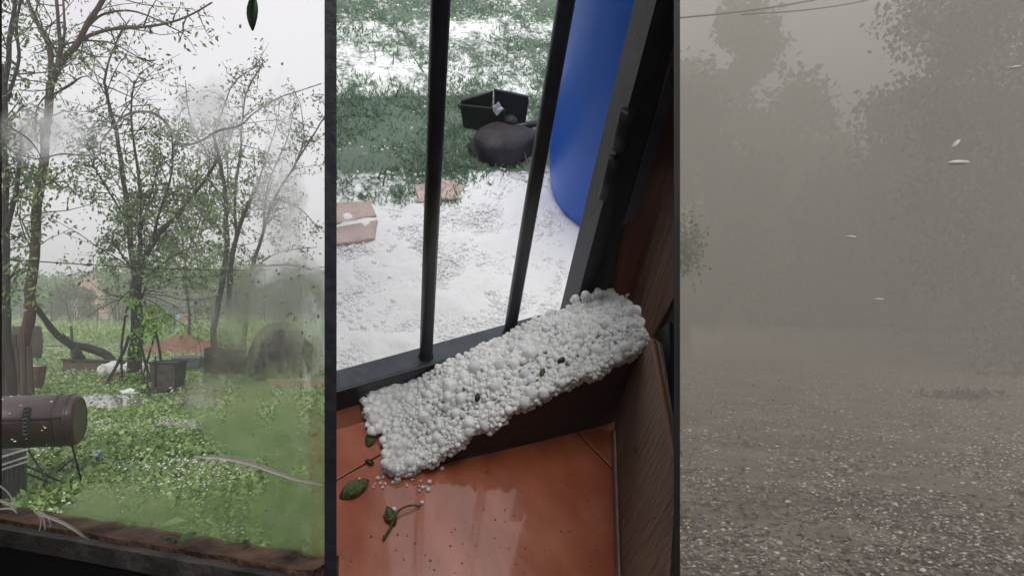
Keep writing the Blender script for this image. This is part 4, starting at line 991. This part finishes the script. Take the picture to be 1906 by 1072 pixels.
for (px_, py_, lb) in ((885, 738, 'dark leaf lodged in the middle of the hail heap'), (1047, 664, 'dark green leaf lodged near the high end of the hail'), 
                      (1010, 690, 'yellowish leaf scrap right of the middle of the hail')):
    p = onheap(px_, py_)+V((0, -.003, .011)); a_ = R.uniform(0, 3)
    placed_leaf('leaf', p, (math.cos(a_), math.sin(a_), .2), (.1, -.5, 1), .017, .011, M_lw if 'dark' in lb else M_fl, 'M', .3, label=lb, cat='leaf', group='leaf scraps caught in the hail heap')
tw = thing('twig', 'broken twig with shrivelled leaves lying on the red tiles', 'twig', ml(735, 965, 0), 'M')
put('stem', MB().tube(spl([ml(713, 1005, .004), ml(728, 978, .006), ml(742, 950, .012), ml(765, 940, .012), ml(782, 942, .004)], 5), [.0022]*11+[.0016]*10, 6), mat('twig_brown', (.06, .04, .02), (.12, .08, .04), 50, .7), tw, smooth=True)
put('side_stem', MB().tube(spl([ml(735, 962, .008), ml(722, 968, .010), ml(714, 958, .004)], 4), .0014, 6), bpy.data.materials['twig_brown'], tw)
# blue plastic barrel
M_blue = mat('blue_plastic', (.008, .11, .62), (.015, .15, .72), 2.5, .38, .05, 20, spec=.45)
cb = V((.80, .47, GZ))
bl = thing('blue_barrel', 'tall bright blue plastic barrel standing in the hail', 'barrel', cb, 'M')
tl_ = Matrix.Rotation(math.radians(-3), 3, 'Y')
q = put('body', MB().lathe([(.23, -.01), (.245, .01), (.255, .05), (.262, .12), (.265, .25), (.266, .45), (.266, .62), (.264, .85), (.24, .95), (.12, .97)], cb, 64, tl_), M_blue, bl, smooth=True); cutright(q)
# broken black crate and dark lump
M_blk = mat('black_crate_plastic', (.012, .016, .016), (.03, .036, .036), 12, .6, .3)
c = ml(915, 240, GZ); bc = thing('broken_crate', 'broken black plastic crate lying in the grass', 'crate', c, 'M')
def panel(pix, th, m, parent, nm='side', h_=None):
    b0, b1 = ml(*pix[0], GZ), ml(*pix[1], GZ); d_ = (b1-b0).normalized(); n_ = V((-d_.y, d_.x, 0)); P = [b0, b1]+[mpl(x_, y_, b0, n_) for x_, y_ in pix[2:]]
    return put(nm, MB().prism(P, n_*th), m, parent, bevel=.002)
panel([(862, 236), (912, 246), (917, 171), (857, 189)], .012, M_blk, bc); panel([(925, 246), (978, 236), (985, 181), (922, 168)], .012, M_blk, bc)
panel([(862, 240), (940, 262), (938, 205), (856, 196)], .01, M_blk, bc)
panel([(857, 205), (917, 190), (918, 184), (857, 198)], .018, M_iron, bc, 'rib'); panel([(923, 186), (984, 196), (984, 190), (923, 180)], .018, M_iron, bc, 'rib')
p = ml(926, 232, GZ+.05); put('plastic_scrap', MB().blob(ml(926, 203, .03), .014, 2, .5, (1, .5, 1.2)), M_bag, frame='M', loc=ml(926, 208, .0), label='white plastic scrap on the black crate', cat='scrap')
c = ml(940, 292, GZ); lm = thing('black_sack', 'dark heavy lump with round knob in front of the broken crate', 'sack', c, 'M')
put('body', MB().blob(ml(940, 268, -.08), .10, 3, .16, (1.15, .85, .5)), mat('dark_rubber', (.022, .02, .024), (.05, .046, .052), 10, .6, .4), lm, smooth=True)
put('knob', MB().blob(ml(950, 228, -.045), .022, 2, .05), M_blk, lm, smooth=True)
put('pipe', MB().tube([ml(955, 238, -.05), ml(1012, 228, -.06)], .010, 8), M_iron, lm, smooth=True)
# timber beside the doorway
M_redw = mat('dark_red_timber', (.11, .032, .018), (.27, .085, .045), 5, .55, .3, 40, stretch=(1, 1, .1))
M_brw = mat('greyed_brown_timber', (.20, .125, .085), (.40, .27, .20), 6, .65, .5, 50, stretch=(1.5, 1.5, .12), c3=(.30, .19, .14))
M_brw2 = mat('worn_brown_board', (.17, .125, .085), (.33, .25, .175), 7, .7, .5, 60, stretch=(1.5, 1.5, .3), c3=(.25, .18, .125))
def plank(pix, yv, th, m, nm, lb, cat, parent=None):
    P = [my(x_, y_, yv) for x_, y_ in pix]
    P = [p for p in P]; b = MB().prism(P, (0, th, 0))
    return put(nm, b, m, parent, frame='M', loc=P[0], **({} if parent else dict(label=lb, cat=cat)))
df = thing('door_frame', 'dark red and brown timber door frame right of the grille', 'door frame', my(1150, 760, -.05), 'M')
plank([(1137, 585), (1160, 468), (1260, 95), (1260, 330), (1170, 640), (1150, 690)], -.035, .012, M_redw, 'post', '', '', df)
plank([(1160, 420), (1185, 405), (1250, 190), (1250, 120), (1240, 150)], -.0365, .001, mat('blue_highlight', (.05, .05, .10), (.09, .09, .16), 9, .4), 'highlight_strip', '', '', df)  # blue-grey highlight of a metal strip, painted as colour
plank([(1150, 790), (1160, 680), (1200, 540), (1260, 350), (1260, 560), (1225, 628), (1185, 730)], -.075, .02, M_brw, 'board', '', '', df)
plank([(1205, 720), (1222, 632), (1260, 560), (1260, 800)], -.10, .01, M_dark, 'rebate', '', '', df)
plank([(1156, 730), (1180, 680), (1206, 652), (1207, 656), (1182, 688), (1158, 735)], -.077, .0015, mat('pale_scratch', (.22, .14, .10), None, 5, .7), 'split', '', '', df)
b0, b1 = ml(1141, 800, 0), ml(1150, 1085, 0); d_ = (b1-b0).normalized(); n_ = V((-d_.y, d_.x, 0)); n_ = n_ if n_.x > 0 else -n_
bdp = [(1141, 800), (1150, 1085), (1246, 1085), (1260, 860), (1228, 640), (1214, 630), (1166, 700)]
P = [mpl(x_, y_, b0, n_) for x_, y_ in bdp]
ld = thing('door_board', 'worn grey-brown board standing upright on the red tiles', 'board', b0, 'M')
put('panel', MB().prism(P, n_*.004), M_brw2, ld)
P = [mpl(x_, y_, b0-n_*.002, n_) for x_, y_ in [(1214, 630), (1250, 850), (1260, 850), (1218, 630)]]
put('back_panel', MB().prism([mpl(x_, y_, b0+n_*.03, n_) for x_, y_ in [(1205, 660), (1218, 620), (1246, 600), (1250, 960), (1215, 760)]], n_*.01), M_dark, ld)
put('edge_bead', MB().prism(P, -n_*.003), mat('worn_edge', (.28, .15, .09), None, 5, .6), ld)
P = [mpl(x_, y_, b0-n_*.002, n_) for x_, y_ in [(1141, 800), (1150, 1085), (1156, 1085), (1146, 800)]]
put('bottom_bead', MB().prism(P, -n_*.004), M_brw, ld)
lf = mpl(1182, 838, b0-n_*.003, n_); put('green_sliver', MB().box(lf, (.002, .003, .012)), M_lw2, frame='M', loc=lf, label='tiny green sliver stuck on the worn board', cat='leaf scrap')

# ------------------------------------------------------------------ right bay
def rpts(n, y0, y1, pw=1.0, x0=1262, x1=1925):
    px = rs.uniform(x0, x1, n); py = y1-(y1-y0)*rs.uniform(0, 1, n)**pw; d = 1.5*F/(py-HZ); return (px-953)/F*d, d, px, py
x, y, px, py = rpts(10500, 612, 1100, .75)
q = nf(x, y, 1.3, 3)+.7*nf(x, y, 4, 9); hb = MB(); lb_ = MB()
for a, b_, c_, pq in zip(x, y, q, px):
    if c_ < -.15-(.25 if pq > 1500 else -.05)+R.uniform(-.35, .35): continue
    big_ = R.random()
    r_ = R.uniform(.004, .009)*(1+b_/15) if big_ < .93 else R.uniform(.011, .017)
    (hb if R.random() < .55 else lb_).blob((a, b_, .02+r_*.5), r_, 1, .3, (R.uniform(1, 1.7), R.uniform(.8, 1.2), R.uniform(.5, .8)), seed=R.randint(0, 60))
put('fallen_hail', hb, M_haild, smooth=True, kind='stuff')
put('loose_gravel', lb_, mat('wet_pebble', (.11, .095, .078), (.30, .275, .24), 5, .6, island=True), smooth=True, kind='stuff')
x, y, px, py = rpts(9000, 606, 1100, .8); P = np.stack([x, y, np.full(len(x), .03)], 1)
put('leaf_litter', leafcloud(P, rs.uniform(.02, .06, len(x))*(1+y/25), .5, 0, .7), mat('wet_litter', (.05, .045, .035), (.20, .18, .15), 3, .8, island=True), kind='stuff')
for (cx, cy, s_, lb) in ((1790, 742, .30, 'dark wet clump of leaves among hail on the right of the lane'), (1515, 622, .62, 'largest distant dark clump across the foggy lane'), (1420, 625, .34, 'small distant dark clump at the left of the lane'),
                         (1640, 632, .45, 'distant dark clump in the middle of the foggy lane'), (1345, 650, .36, 'dark clump near the left edge of the foggy lane'), (1752, 628, .5, 'distant dark clump at the right of the foggy lane')):
    c = gnd(cx, cy); c.z = .02
    n_ = 420; u = rs.normal(size=(n_, 3))*np.array([s_, s_*.5, s_*.16]); u[:, 2] = np.abs(u[:, 2])
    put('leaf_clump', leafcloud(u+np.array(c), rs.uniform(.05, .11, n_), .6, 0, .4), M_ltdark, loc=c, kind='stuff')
def fogtree(px0, d, h, w, n_, z0, lb, lobes=14):
    n_ = int(n_*4.2); lobes = int(lobes*3.2)
    c = at(px0, HZ, d); loc = V((c.x, c.y, 0)); t = thing('storm_tree', lb, 'tree', loc, group='trees swallowed by the storm fog')
    put('trunk', MB().tube(spl([loc-V((0, 0, .1)), loc+V((.1, 0, h*.3)), loc+V((-.1, 0, h*.65))], 5), list(np.linspace(.10, .05, 11)), 9, wob=.1), M_barkdark, t, smooth=True)
    for k_ in range(5):
        a_ = R.uniform(0, 6.28); s_ = loc+V((0, 0, h*R.uniform(.2, .4))); e_ = loc+V((math.cos(a_)*w*.28, math.sin(a_)*w*.2, h*R.uniform(.45, .62)))
        put('branch', MB().tube(spl([s_, s_.lerp(e_, .5)+V((0, 0, .2)), e_], 4), list(np.linspace(.1, .03, 9)), 6), M_barkdark, t)
    lob = []
    for _ in range(lobes):
        zf = R.uniform(z0, .95); hw = w*.5*math.sqrt(max(.05, 1-((zf-.5)/.55)**2)); lob.append([R.uniform(-hw, hw), R.uniform(-hw, hw)*.6, zf*h])
    lob = np.array(lob); ri = rs.randint(0, lobes, n_); u = rs.normal(size=(n_, 3)); u /= np.linalg.norm(u, axis=1)[:, None]
    Pn = lob[ri]+u*(rs.uniform(.05, 1, (n_, 1))**.8)*w*rs.uniform(.06, .26, (lobes, 1))[ri]+rs.normal(size=(n_, 3))*.12; Pn[:, 2] = np.abs(Pn[:, 2])
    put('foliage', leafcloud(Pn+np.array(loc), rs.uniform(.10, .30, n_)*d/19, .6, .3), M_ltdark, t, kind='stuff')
fogtree(1940, 14.5, 12, 4.6, 9000, .0, 'darkest storm tree filling the right edge of the fog', 20)
fogtree(1850, 19, 13, 6.0, 9000, .0, 'dark storm tree just left of the darkest one', 20)
fogtree(1735, 22, 8.4, 5.2, 8000, .0, 'storm tree whose crown slants down toward the pale gap', 16)
fogtree(1610, 24, 5.6, 6.5, 7000, .0, 'low storm tree under the pale gap in the fog', 16)
fogtree(1480, 30, 8.4, 7.5, 7000, .0, 'faint storm tree left of the pale gap in the fog', 16)
fogtree(1360, 30, 14, 6.0, 7000, .0, 'tall faint storm tree beneath the overhead cables', 16)
fogtree(1290, 26, 10, 4.6, 6000, .0, 'faint storm tree at the left edge of the fog', 14)
c = at(1246, HZ, 8.5); loc = V((c.x, c.y, 0)); t = thing('shrub', 'small green shrub at the left edge of the foggy lane', 'shrub', loc)
put('stem', MB().tube([loc, loc+V((0, 0, 1.4)), loc+V((.2, 0, 2.2))], [.03, .02, .01], 6), M_bark, t)
u = rs.normal(size=(700, 3))*np.array([.10, .12, .16])+np.array([.20, 0, 2.12]); put('foliage', leafcloud(u+np.array(loc), rs.uniform(.04, .09, 700), .5, .3), M_leafdull, t, kind='stuff')
mb3 = MB(); fx = lambda d_: c0*d_+.3
mb3.prism([(fx(17), 17, -.4), (fx(70), 70, -.4), (66, 70, -.4), (17, 17, -.4)], (0, 0, 1.1))
put('ground_mist', mb3, volmat('pale_mist', .11, (.90, .86, .79)), kind='stuff')
# overhead cables
for (p1_, p2_, r_, lb) in (((1180, 40), (1590, -14), .014, 'thick overhead cable crossing the top left of the fog'), ((1380, 28), (1680, -14), .011, 'thin overhead cable below and right of the thick one')):
    a, b_ = at(*p1_, 11), at(*p2_, 13); put('overhead_cable', MB().tube([a.lerp(b_, i/16)-V((0, 0, .08*math.sin(math.pi*i/16))) for i in range(17)], r_, 6), M_dark, loc=a, label=lb, cat='cable', group='overhead cables above the lane')
# hailstones falling
for (x_, y_, d_, lx, lz, rot_, lb) in ((1785, 303, 3.0, .050, .011, .0, 'largest falling hailstone high on the right of the fog'), (1779, 268, 3.6, .028, .009, -.9, 'small slanting hailstone above the largest falling one'),
                                      (1583, 441, 3.6, .030, .007, .05, 'small falling hailstone in the middle of the fog'), (1636, 557, 3.6, .026, .006, 0, 'lowest falling hailstone near the far edge of the lane'),
                                      (1888, 126, 3.4, .034, .007, -.2, 'falling hailstone highest at the right edge')):
    p = at(x_, y_, d_); b = MB().blob(p, 1, 2, .12, (lx, .02, lz), rot=Matrix.Rotation(rot_, 3, 'Y')); put('falling_hailstone', b, M_haild, loc=p, smooth=True, label=lb, cat='hailstone', group='hailstones falling through the fog')
print('TRIS', sum(len(o.data.polygons) for o in S.objects if o.type == 'MESH'))
